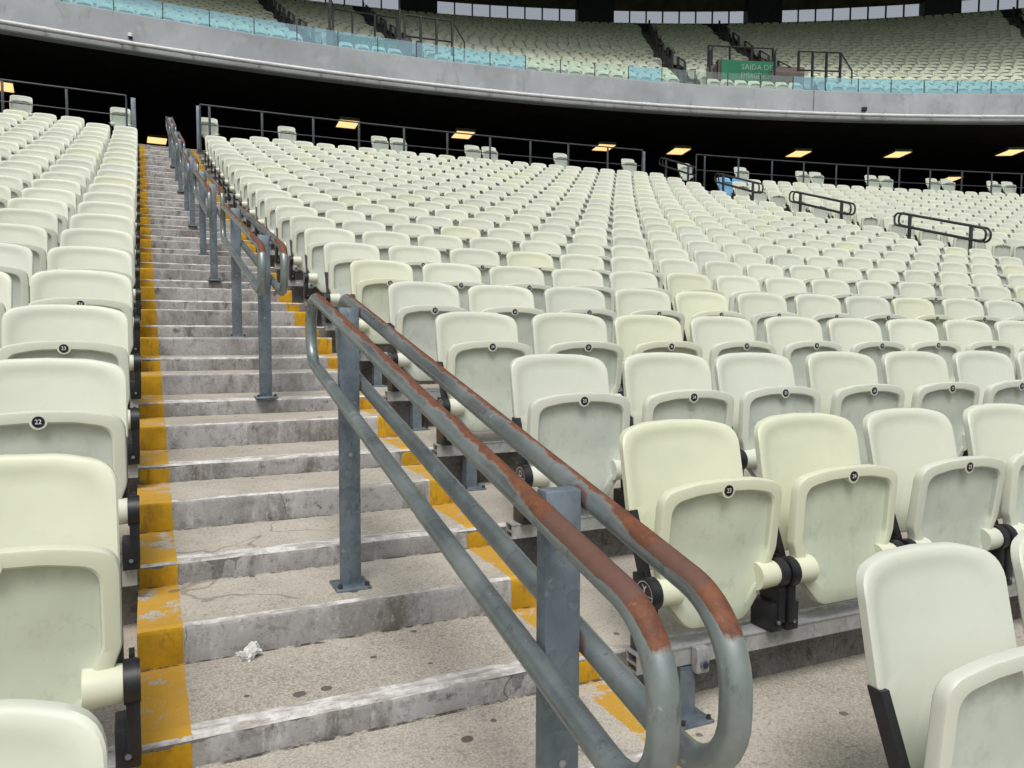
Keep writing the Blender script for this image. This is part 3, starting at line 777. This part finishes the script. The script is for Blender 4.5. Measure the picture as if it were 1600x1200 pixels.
FL = {3: 'lowest looped grey handrail of the far aisle, nearest the right edge', 4: 'looped grey handrail of the far aisle, between two others', 5: 'looped grey handrail of the far aisle beside the blue seats', 6: 'topmost looped handrail of the far aisle, in the fence gap'}
for i in (3, 4, 5, 6): handrail(i, FL[i], 'handrails on the far aisle', A2 + .05, False, 'dark_rail', 'fence', -1.35)

# ------------------------------------------------------------------ top fence
def fence(label, posts, ends, extra=()):
    R = 91.88; z0 = zrow(TOP); h = 1.04
    t = thing('guard_fence', label, 'fence', (0, 0, 0), 0, 'fences along the top of the lower tier')
    for d in posts:
        x, y = pol(CX, CY, R, d); mw = Matrix.Translation((x, y, z0)) @ Matrix.Rotation(-math.radians(d), 4, 'Z')
        q = MB(); q.bbox(-.028, .028, -.008, .008, 0, h - .02, 'fence', .003, mw); q.build('post', t)
    d0, d1 = ends; n = max(3, int((d1 - d0) / .2))
    for hh, r in ((h, .018), (h * .56, .012)):
        q = MB(); q.tube([(*pol(CX, CY, R, d0 + (d1 - d0) * k / n), z0 + hh) for k in range(n + 1)], r, 'fence', 8); q.build('rail', t)
    for d in extra:
        x, y = pol(CX, CY, R, d); q = MB(); q.tube([(x, y, z0), (x, y, z0 + h)], .021, 'fence', 8); q.build('end_post', t)
fence('grey fence along the top row left of the stairs', [-5.02, -4.27, -3.52, -2.77, -2.02, -1.27], (-6, -.53), (-.53,))
fence('grey fence along the top row between the stairs and the far aisle', [.58, 1.33, 2.10, 2.82, 3.56, 4.30, 5.06, 5.80, 6.52, 7.29], (.45, 7.99), (.45, 7.99))
fence('grey fence along the top row right of the far aisle', [9.28, 10.0, 10.73, 11.43, 12.16, 12.88, 13.60, 14.31, 15.05, 15.75, 16.45, 17.15, 17.9, 18.6], (9.1, 19.2), (9.1,))
for d, lab in ((-.44, 'broad steel gate post at the stair head, left side'), (.43, 'broad steel gate post at the stair head, right side'), (8.03, 'broad steel gate post at the far aisle head')):
    x, y = pol(CX, CY, 91.95, d); q = MB(); q.bbox(-.05, .05, -.02, .02, 0, 1.02, 'post', .004); q.cyl((0, -.024, .95), (0, -.019, .95), .02, 'beam', 10)
    o = q.build('gate_post'); o.location = (x, y, zrow(TOP)); o.rotation_euler = (0, 0, -math.radians(d)); tag(o, lab, 'post', 'gate posts')

# ------------------------------------------------------------------ concourse and balcony
ZB = 8.16; ZT = 9.10; RB = 56.0
def ring(name, r0, r1, z, mat, d0=-32, d1=46, flip=False, thick=0):
    n = 100; vs = []
    for k in range(n + 1):
        d = d0 + (d1 - d0) * k / n
        for r in (r0, r1): vs.append((*pol(C2X, C2Y, r, d), z))
    fs = [(2 * k, 2 * k + 1, 2 * k + 3, 2 * k + 2) for k in range(n)]
    mb = MB(); mb.add(vs, [f[::-1] for f in fs] if flip else fs, mat); return mb
mbf = MB(); n = 120; vs = []
for k in range(n + 1):
    d = -15 + 45 * k / n
    for r in (93.15, 125): vs.append((*pol(CX, CY, r, d), zrow(TOP) - .002))
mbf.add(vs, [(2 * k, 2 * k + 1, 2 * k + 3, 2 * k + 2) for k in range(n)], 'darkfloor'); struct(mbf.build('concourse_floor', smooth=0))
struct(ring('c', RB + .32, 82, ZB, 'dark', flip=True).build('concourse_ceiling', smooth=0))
def vwall(r, z0, z1, mat, d0, d1, name, thick=.2, n=60):
    mb = MB(); vs = []
    for k in range(n + 1):
        d = d0 + (d1 - d0) * k / n
        for (rr, z) in ((r, z0), (r, z1), (r + thick, z1), (r + thick, z0)): vs.append((*pol(C2X, C2Y, rr, d), z))
    fs = [(k * 4 + i, k * 4 + (i + 1) % 4, k * 4 + 4 + (i + 1) % 4, k * 4 + 4 + i) for k in range(n) for i in range(4)] + [(0, 3, 2, 1), tuple(n * 4 + i for i in range(4))]
    mb.add(vs, [f[::-1] for f in fs], mat); return mb
w_ = vwall(72, 4.5, ZB - .003, 'dark', -32, 46, 'w').build('concourse_wall', smooth=30); tag(w_, 'rear wall of the concourse under the upper tier, coloured black as shade', 'wall')
# balcony front: fascia with a drip edge, upstand cap
def balcony():
    n = 150; prof = [(RB + .32, ZB), (RB + .05, ZB + .0), (RB + .02, ZB + .03), (RB + .03, ZB + .16), (RB, ZB + .20), (RB, ZT - .015), (RB + .015, ZT), (RB + .22, ZT), (RB + .22, ZT - .25), (RB + .6, ZT - .25), (RB + .6, ZB + .35), (RB + .32, ZB + .35)]
    vs = []
    for k in range(n + 1):
        d = -32 + 78 * k / n
        for r, z in prof: vs.append((*pol(C2X, C2Y, r, d), z))
    m = len(prof); fs = [(k * m + i, (k + 1) * m + i, (k + 1) * m + (i + 1) % m, k * m + (i + 1) % m) for k in range(n) for i in range(m)]
    mb = MB(); mb.add(vs, fs, 'facade'); o = mb.build('balcony_front', smooth=25)
    tag(o, 'long curved bare concrete front of the upper tier', 'balcony')
    q = MB(); x, y = pol(C2X, C2Y, RB - .004, 19.42)
    mw = Matrix.Translation((x, y, 0)) @ Matrix.Rotation(-math.radians(19.42), 4, 'Z'); q.box(-.012, .012, 0, .01, ZB + .22, ZT - .01, 'dark_rail', mw); q.build('joint', o)
balcony()
p = MB(); dd = np.linspace(-31, 45, 160); p.tube([(*pol(C2X, C2Y, RB - .12, d), ZB + .15) for d in dd], .058, 'pipe', 10); po = p.build('drain_pipe'); tag(po, 'pale grey pipe running along the foot of the concrete balcony', 'pipe')
for k in range(44):
    d = -30 + 1.73 * k; x, y = pol(C2X, C2Y, RB - .12, d); e = .035 / RB; q = MB()
    a = Vector((*pol(C2X, C2Y, RB - .12, d - .035), ZB + .15)); b = Vector((*pol(C2X, C2Y, RB - .12, d + .035), ZB + .15))
    q.cyl(a, b, .07, 'pipe', 10); q.box(-.012, .012, 0, .09, -.02, .09, 'dark_rail', Matrix.Translation((x, y, ZB + .15)) @ Matrix.Rotation(-math.radians(d), 4, 'Z')); q.build('pipe_clip', po)
def sec_cam(deg, lab, white):
    x, y = pol(C2X, C2Y, RB, deg); t = thing('security_camera', lab, 'camera', (x, y, ZB + .36), -math.radians(deg), 'cameras on the balcony front')
    q = MB(); q.bbox(-.05, .05, -.03, .0, -.06, .08, 'pipe' if white else 'dark_rail', .006); q.cyl((0, -.03, .02), (0, -.12, .02), .02, 'pipe' if white else 'dark_rail', 8); q.build('bracket', t)
    q = MB(); q.cyl((0, -.15, .03), (0, -.15, -.06), .065, 'white' if white else 'dark_rail', 14); q.cyl((0, -.15, -.06), (0, -.15, -.12), .058, 'black', 14, .03); q.build('camera_dome', t)
sec_cam(-2.1, 'small white security camera above the pipe on the left balcony', True); sec_cam(21.2, 'small black fixture on the right balcony front', False)
# glass balustrade
def balustrade():
    t = thing('glass_balustrade', 'low glass balustrade with clear and sky-reflection coloured panes on the concrete balcony', 'balustrade')
    q = MB(); q.tube([(*pol(C2X, C2Y, RB + .10, d), ZT + .012) for d in np.linspace(-12, 36, 120)], .02, 'post', 6); q.build('base_channel', t)
    step = 1.15 / RB * 57.2958; d = -6.0; k = 0
    while d < 34:
        c_ = d + step / 2; blue = not (8.94 < c_ < 13.4 or 14.45 < c_ < 18.7 or 19.4 < c_ < 20.0 or 20.5 < c_ < 20.96)  # panes that get the sky's reflection as colour
        vs = []
        for rr in (RB + .094, RB + .106):
            for dx in (d + .012, d + step - .012):
                for z in (ZT + .02, ZT + .465): vs.append((*pol(C2X, C2Y, rr, dx), z))
        q = MB(); q.add(vs, [(0, 1, 3, 2), (4, 6, 7, 5), (0, 4, 5, 1), (2, 3, 7, 6), (1, 5, 7, 3), (0, 2, 6, 4)], 'gl_skyrefl' if blue else 'gl_clear'); o = q.build('glass_pane', t, 0)
        if blue: o['label'] = 'glass pane coloured with blue sky reflection'
        q = MB(); x, y = pol(C2X, C2Y, RB + .10, d); q.box(-.012, .012, -.012, .012, ZT, ZT + .465, 'dark_rail', Matrix.Translation((x, y, 0)) @ Matrix.Rotation(-math.radians(d), 4, 'Z')); q.build('pane_post', t)
        d += step
balustrade()
# lamps under the slab
LP = [((-3.62, 25.24), 'at the left picture edge'), ((0.57, 30.22), 'seen at the head of the stairs'), ((6.41, 24.80), 'first right of the stairs'), ((10.47, 24.38), 'above the second pair of spare seats'), ((15.98, 23.74), 'left of the far aisle, crossing the fence rail'), ((18.91, 22.97), 'above the far aisle gap'),
      ((23.37, 21.22), 'first right of the far aisle'), ((26.92, 19.57), 'second right of the far aisle'), ((30.52, 17.41), 'near the right picture edge'), ((33.28, 21.81), 'low behind the fence at right')]
for (x, y), lab in LP:
    rz = -math.atan2(x - C2X, y - C2Y)
    t = thing('ceiling_light', 'warm orange glowing ceiling lamp ' + lab, 'lamp', (x, y, ZB - .16), rz, 'lamps under the balcony slab')
    q = MB(); q.bbox(-.34, .34, -.5, .5, .0, .10, 'lamp', .01)
    q.box(-.36, -.335, -.5, .5, -.03, -.001, 'lamp'); q.box(.335, .36, -.5, .5, -.03, -.001, 'lamp'); q.box(-.334, .334, .47, .5, -.03, -.001, 'lamp'); q.build('housing', t)
    for y0, y1 in ((-.46, -.03), (.03, .46)): q = MB(); q.box(-.32, .32, y0, y1, -.016, -.002, 'glow'); q.build('diffuser', t)
    q = MB(); q.cyl((0, 0, .10), (0, 0, .16), .02, 'lamp', 8); q.build('hanger', t)

# ------------------------------------------------------------------ upper tier
NU = 26
def r_up(n, d): return 56.85 + (r_back(d) - .45 - 56.85) * n / NU
def r_back(d): return 77.6 - .11 * (d - 10)
def z_up(n): return ZT - .12 + (18.62 - (ZT - .12)) * (n / NU) ** 1.05
VOM = [(16.4, 18.6, 1, 5, .45, 1.2, -.22), (3.5, 5.45, 1, 5, .2, .5, -.55)]      # degrees at the front, rows, skew per metre, right wall's thickness, drop of the back wall
def up_terrace():
    mb = MB(); nd = 96; D0, D1 = -30, 46; prof = []
    for n in range(NU + 1): prof += [(n, 0, max(n - 1, 0)), (n, 0, n)]
    vs = []; P = len(prof)
    for k in range(nd + 1):
        d = D0 + (D1 - D0) * k / nd
        for (n, _, zn) in prof: vs.append((*pol(C2X, C2Y, r_up(n, d), d), z_up(zn)))
    fs = [(k * P + i, (k + 1) * P + i, (k + 1) * P + i + 1, k * P + i + 1) for k in range(nd) for i in range(P - 1)]
    mb.add(vs, fs, 'upconc'); struct(mb.build('upper_terrace', smooth=0))
up_terrace()
AIS = [(3.1, 3.05), (6.37, 7.0), (16.0, 19.35), (20.15, 22.35), (31.7, 34.5), (-6, -7)]      # degrees at the front, degrees at the back
def up_aisle(k, n): a, b = AIS[k]; return a + (b - a) * (n - 1) / (NU - 1)
PU = [proto(0, 1, False), proto(.04, 1, False), proto(-.05, 1, False)]
items = []
for n in range(NU):
    d = -13.0 + RNG.uniform(0, .5); rr_ = r_up(n, 15) - .12
    step = PITCH * 1.0 / rr_ * 57.2958
    while d < 41:
        skip = any(abs(d - up_aisle(k, n)) < .52 / rr_ * 57.3 for k in range(len(AIS)))
        skip = skip or any(a - .2 < d - k_ * (r_up(n + 1, d) - 57.5) < b + th_ and n0 <= n <= n1 for a, b, n0, n1, k_, th_, _ in VOM)
        if not skip:
            r = r_up(n + 1, d) - .10; x, y = pol(C2X, C2Y, r, d); rr = random.Random(n * 313 + int(d * 100))
            b = rr.uniform(.9, 1.06)
            items.append((x, y, z_up(n) + .22, -math.radians(d) + rr.uniform(-.03, .03), (b * .97, b * .98, b * rr.choice((.86, .92, .92))), rr.choice((0, 0, 1, 2)), 0))
        d += step
mass('upper_tier_seats', items, PU); tag(bpy.data.objects['upper_tier_seats'], 'pale seats massed in the shaded upper tier above the balcony', 'seats')
def up_rails(k, label):
    t = thing('aisle_railing', label, 'railing', (0, 0, 0), 0, 'railings on the upper aisles')
    for n in range(2 if k not in (2, 3) else 4, NU - 1, 2):
        d = up_aisle(k, n + .5); x, y = pol(C2X, C2Y, r_up(n, d) + .4, d); z = z_up(n)
        q = MB(); mw = Matrix.Translation((x, y, z)) @ Matrix.Rotation(-math.radians(d), 4, 'Z'); q.box(-.05, .05, -.03, .03, 0, 1.0, 'dark_rail', mw); q.build('post', t)
        if (n // 2) % 2 == 0 and n + 2 < NU:
            d2 = up_aisle(k, n + 2.5); x2, y2 = pol(C2X, C2Y, r_up(n + 2, d2) + .4, d2); z2 = z_up(n + 2)
            q = MB()
            for dz in (1.0, .72): q.tube([(x, y, z + dz), (x2, y2, z2 + dz)], .025, 'dark_rail', 6)
            q.build('rail', t)
for k, lab in enumerate(['dark aisle railing in the upper tier at the far left', 'dark aisle railing in the upper tier rising right of the left green sign', 'dark aisle railing in the upper tier running up left of the right green sign', 'dark aisle railing in the upper tier running up right of the right green sign', 'dark aisle railing in the upper tier at the top right corner']): up_rails(k, lab)
for k in range(len(AIS)):                                            # dark stair strips of the upper aisles
    mb = MB()
    for n in range(0, NU):
        d = up_aisle(k, n + .5); x, y = pol(C2X, C2Y, r_up(n, d), d); mw = Matrix.Translation((x, y, z_up(n))) @ Matrix.Rotation(-math.radians(d), 4, 'Z')
        mb.box(-.45, .45, .42, .84, -.02, .18, 'brown', mw)
    struct(mb.build('upper_aisle_path', smooth=0))
def vomitory(v, label, slabel, text_side):
    a, b, n0, n1, k_, th_, dz_ = v; t = thing('tier_entrance', label, 'entrance', (0, 0, 0), 0, 'entrances to the upper tier')
    sk = lambda d, r: d + k_ * (r - 57.5)
    rf = r_up(n0, a) + .05; rb = r_up(n1 + 1, a); zf = z_up(n0 - 1); zb = z_up(n1 + 1) + .52 + dz_
    for d, e in ((a, -.22), (b, th_)):
        vs = []
        for dd_ in (d, d + e):
            for (r, z) in ((rf, zf), (rf, zf + 1.25), (rb, zb + .38), (rb, zf)): vs.append((*pol(C2X, C2Y, r, sk(dd_, r)), z))
        q = MB(); q.add(vs, [(0, 1, 2, 3), (7, 6, 5, 4), (0, 4, 5, 1), (1, 5, 6, 2), (2, 6, 7, 3)], 'brown'); q.build('side_wall', t)
    sa, sb = sk(a, rb - .4), sk(b, rb - .4)
    mbw = vwall(rb - .5, zb - .75, zb + .38, 'brown', sa + .02, sb - .02, 'b', .3, 6); mbw.build('back_wall', t)
    mbo = vwall(rb - .3, zf, zb - .755, 'dark', sa + .02, sb - .02, 'b', .1, 6); mbo.build('doorway', t)
    fl = MB(); vs = []
    for k in range(7):
        d = a + (b - a) * k / 6
        for r in (rf, rb - .3): vs.append((*pol(C2X, C2Y, r, sk(d, r)), zf + .26))
    fl.add(vs, [(2 * k, 2 * k + 1, 2 * k + 3, 2 * k + 2) for k in range(6)], 'darkfloor'); fl.build('floor', t, 0)
    H = .36 - dz_
    pts = [(*pol(C2X, C2Y, rb - .3, sa - .3 + (sb - sa + .3) * k / 6), zb + .38) for k in range(7)]
    for dz in (H, -.25): q = MB(); q.tube([(x, y, zz + dz) for x, y, zz in pts], .028, 'dark_rail', 6); q.build('guard_rail', t)
    for x, y, zz in pts[::2]: q = MB(); q.box(x - .03, x + .03, y - .03, y + .03, zz - .5, zz + H, 'dark_rail'); q.build('guard_post', t)
    for d in (a - .1, b + .1):
        pts = [(*pol(C2X, C2Y, rf + (rb - .3 - rf) * k / 2, sk(d, rf + (rb - .3 - rf) * k / 2)), zf + 1.25 + (zb + .38 - zf - 1.25) * k / 2) for k in range(3)]
        q = MB(); q.tube([(x, y, z + H) for x, y, z in pts], .028, 'dark_rail', 6); q.build('guard_rail', t)
        for x, y, z in pts[:2]: q = MB(); q.box(x - .03, x + .03, y - .03, y + .03, z - .1, z + H, 'dark_rail'); q.build('guard_post', t)
    r = 58.4; e0 = 20.0 if k_ > .3 else 5.9; pts = [(*pol(C2X, C2Y, r, e0 + .52 * k), z_up(2)) for k in range(4)]
    for dz in (1.62, .95): q = MB(); q.tube([(x, y, z + dz) for x, y, z in pts] + ([(*pol(C2X, C2Y, r - .1, e0 + 1.95), z_up(2) + .95), (*pol(C2X, C2Y, r - .1, e0 + 1.95), z_up(2) + .2)] if dz > 1 else []), .03, 'dark_rail', 6); q.build('guard_rail', t)
    for x, y, z in pts[::1]: q = MB(); q.box(x - .035, x + .035, y - .035, y + .035, z, z + 1.62, 'dark_rail'); q.build('guard_post', t)
    s_ = thing('exit_sign', slabel, 'sign', (0, 0, 0), 0, 'green exit signs in the upper tier')
    q = vwall(rb - .56, zb - .45, zb + .34, 'green', sa + .12, sb - .06, 's', .05, 10); q.build('sign_panel', s_)
    q = MB(); dt = sa + (sb - sa) * .68; x, y = pol(C2X, C2Y, rb - .575, dt)
    mw = Matrix.Translation((x, y, 0)) @ Matrix.Rotation(-math.radians(dt), 4, 'Z')
    put_text(q, 'SAÍDA DE', .30, 'sign_white', mw @ FRONT(0, 0, zb + .10)); q.build('lettering', s_, 0); q = MB(); put_text(q, 'EMERGÊNCIA', .30, 'sign_white', mw @ FRONT(0, 0, zb - .23), .74); q.build('lettering', s_, 0)
vomitory(VOM[0], 'brown walled entrance with railings in the upper tier, centre right', 'green SAÍDA DE EMERGÊNCIA sign seen above the clear glass panes', 1)
vomitory(VOM[1], 'brown walled entrance with railings in the upper tier, behind glass coloured as sky reflection', 'green SAÍDA DE EMERGÊNCIA sign seen through the panes coloured as sky reflection', 1)
# perforated screens between pillars at the back
PIL = [(-6.5, -4.95), (1.02, 2.6), (8.6, 10.16), (16.24, 17.85), (23.7, 25.24), (31.15, 32.67), (38.6, 40.1)]
ZW0, ZW1 = 19.25, 19.98
PN = ['far left', 'left edge', 'left', 'middle', 'right of the middle', 'right', 'far right']
for (a, b), nm in zip(PIL, PN):
    o = vwall(r_back((a + b) / 2) - .35, 18.6, 21.6, 'pillar', a, b, 'p', .8, 4).build('pillar'); tag(o, f'broad dark pillar between the bright screens at the back, {nm} one', 'pillar', 'pillars behind the upper tier')
for q_, ((a, b), (c, d_)) in enumerate(zip(PIL[:-1], PIL[1:])):
    t = thing('perforated_screen', f'bright perforated screen strip at the back, between the {PN[q_]} and {PN[q_ + 1]} pillars', 'screen', (0, 0, 0), 0, 'screens behind the upper tier')
    n = 8; w = (c - b) / n
    for k in range(n):
        d0, d1 = b + w * k + .03, b + w * (k + 1) - .03; r = r_back(d0)
        vs = [(*pol(C2X, C2Y, r, d0), ZW0), (*pol(C2X, C2Y, r, d1), ZW0), (*pol(C2X, C2Y, r, d1), ZW1), (*pol(C2X, C2Y, r, d0), ZW1)]
        if k == n - 1 and q_ % 2 == 1: pass
        else:
            me = bpy.data.meshes.new('screen_panel'); me.from_pydata(vs, [], [(0, 1, 2, 3)]); me.materials.append(M['screen'])
            uv = me.uv_layers.new(name='UVMap'); L = (d1 - d0) * math.pi / 180 * r
            for li, c_ in enumerate(((0, 0), (L, 0), (L, .5), (0, .5))): uv.data[li].uv = c_
            link('screen_panel', me, t)
        x, y = pol(C2X, C2Y, r - .05, b + w * k); q = MB(); q.box(-.035, .035, -.05, .05, ZW0 - .2, ZW1 + .1, 'dark_rail', Matrix.Translation((x, y, 0)) @ Matrix.Rotation(-math.radians(b), 4, 'Z')); q.build('mullion', t)
def strip_wall(name, lab, z0, z1, mat, off):
    n = 80; vs = []
    for k in range(n + 1):
        d = -30 + 76 * k / n
        for rr, z in ((0, z0), (0, z1), (.2, z1), (.2, z0)): vs.append((*pol(C2X, C2Y, r_back(d) + off + rr, d), z))
    fs = [(k * 4 + i, k * 4 + 4 + i, k * 4 + 4 + (i + 1) % 4, k * 4 + (i + 1) % 4) for k in range(n) for i in range(4)]
    mb = MB(); mb.add(vs, fs, mat); tag(mb.build(name, smooth=20), lab, 'wall')
strip_wall('parapet', 'low dark wall behind the last upper seat row, below the screens', 18.3, ZW0 - .003, 'pillar', -.06)
strip_wall('lintel', 'dark brown band of wall above the bright screens', ZW1 + .003, 20.85, 'lintel', -.10)
# roof over the upper tier
def roof():
    n = 80; vs = []; prof = [(55, 22.8), (70, 21.6), (75, 21.1), (77.3, 20.9), (77.3, 21.3), (55, 23.8)]
    for k in range(n + 1):
        d = -60 + 140 * k / n
        for r, z in prof: vs.append((*pol(C2X, C2Y, r, d), z))
    m = len(prof); fs = [(k * m + i, (k + 1) * m + i, (k + 1) * m + (i + 1) % m, k * m + (i + 1) % m) for k in range(n) for i in range(m)]
    mb = MB(); mb.add(vs, fs, 'roof'); o = mb.build('stadium_roof', smooth=20); tag(o, 'dark underside of the stadium roof over the upper tier', 'roof')
    for r in (67, 70, 73, 76):
        zz = np.interp(r, [65, 70, 75, 82], [22.0, 21.6, 21.1, 20.55]) - .12
        q = MB(); q.tube([(*pol(C2X, C2Y, r, d), zz) for d in np.linspace(-40, 60, 90)], .10, 'dark_rail', 6); q.build('purlin', o)
roof()

# ------------------------------------------------------------------ litter
def crumple():
    bm = bmesh.new(); bmesh.ops.create_icosphere(bm, subdivisions=4, radius=1)
    for v in bm.verts:
        d = v.co.normalized(); k = .55 + .5 * abs(math.sin(d.x * 7 + d.y * 3) * math.cos(d.y * 8 - d.z * 5)) + .28 * abs(math.sin(d.z * 17 + d.x * 13)) + random.uniform(-.03, .03)
        v.co = Vector((d.x * k * .034, d.y * k * .020, d.z * k * .017 + .012 + .012 * math.sin(d.x * 4)))
    me = bpy.data.meshes.new('crumpled_tissue'); bm.to_mesh(me); bm.free(); me.materials.append(M['paper'])
    o = link('crumpled_tissue', me); tag(o, 'crumpled white tissue lying on a step near the left yellow edge', 'litter')
    return o
tis = crumple(); tis.location = (.272, .372, .008); tis.rotation_euler = (.1, .1, .5)
q = MB(); q.bbox(-.012, .012, -.006, .006, 0, .004, 'paper', .001); sc_ = q.build('paper_scrap'); sc_.location = (1.47, -.245, zrow(-1)); sc_.rotation_euler = (0, 0, .4); tag(sc_, 'tiny white paper scrap on the floor beside the lower handrail loop', 'litter')

# ------------------------------------------------------------------ light, sky, camera
SUN_EL, SUN_AZ = math.radians(58), math.radians(205)
w = bpy.data.worlds.new('World'); SC.world = w; w.use_nodes = True; nt = w.node_tree; nt.nodes.clear()
sky = nt.nodes.new('ShaderNodeTexSky'); sky.sky_type = 'NISHITA'; sky.sun_disc = False; sky.sun_elevation = SUN_EL; sky.sun_rotation = SUN_AZ
sky.dust_density = 6.0; sky.air_density = 1.2; sky.ozone_density = 1.0; sky.altitude = 10
hs = nt.nodes.new('ShaderNodeHueSaturation'); hs.inputs['Saturation'].default_value = .35; nt.links.new(sky.outputs[0], hs.inputs['Color'])
bg = nt.nodes.new('ShaderNodeBackground'); bg.inputs['Strength'].default_value = .115; nt.links.new(hs.outputs[0], bg.inputs['Color'])
ow = nt.nodes.new('ShaderNodeOutputWorld'); nt.links.new(bg.outputs[0], ow.inputs['Surface'])
sd = bpy.data.lights.new('Sun', 'SUN'); sd.energy = 1.5; sd.angle = math.radians(22); sd.color = (1, .965, .92)
so = bpy.data.objects.new('Sun', sd); COL.objects.link(so)
sv = Vector((math.sin(SUN_AZ) * math.cos(SUN_EL), math.cos(SUN_AZ) * math.cos(SUN_EL), math.sin(SUN_EL)))
so.rotation_euler = sv.to_track_quat('Z', 'Y').to_euler()
cd = bpy.data.cameras.new('Camera'); cd.sensor_width = 36; cd.lens = 36 * 1203 / 1600; cd.clip_start = .05; cd.clip_end = 3000
co = bpy.data.objects.new('Camera', cd); COL.objects.link(co)
B = -fw
co.matrix_world = Matrix(((RT.x, UP.x, B.x, CAM.x), (RT.y, UP.y, B.y, CAM.y), (RT.z, UP.z, B.z, CAM.z), (0, 0, 0, 1)))
SC.camera = co
SC.view_settings.view_transform = 'Standard'; SC.view_settings.look = 'None'; SC.view_settings.gamma = 1; SC.view_settings.exposure = 0.10
SC.cycles.max_bounces = 8; SC.cycles.diffuse_bounces = 4; SC.cycles.transparent_max_bounces = 12; SC.cycles.use_denoising = True
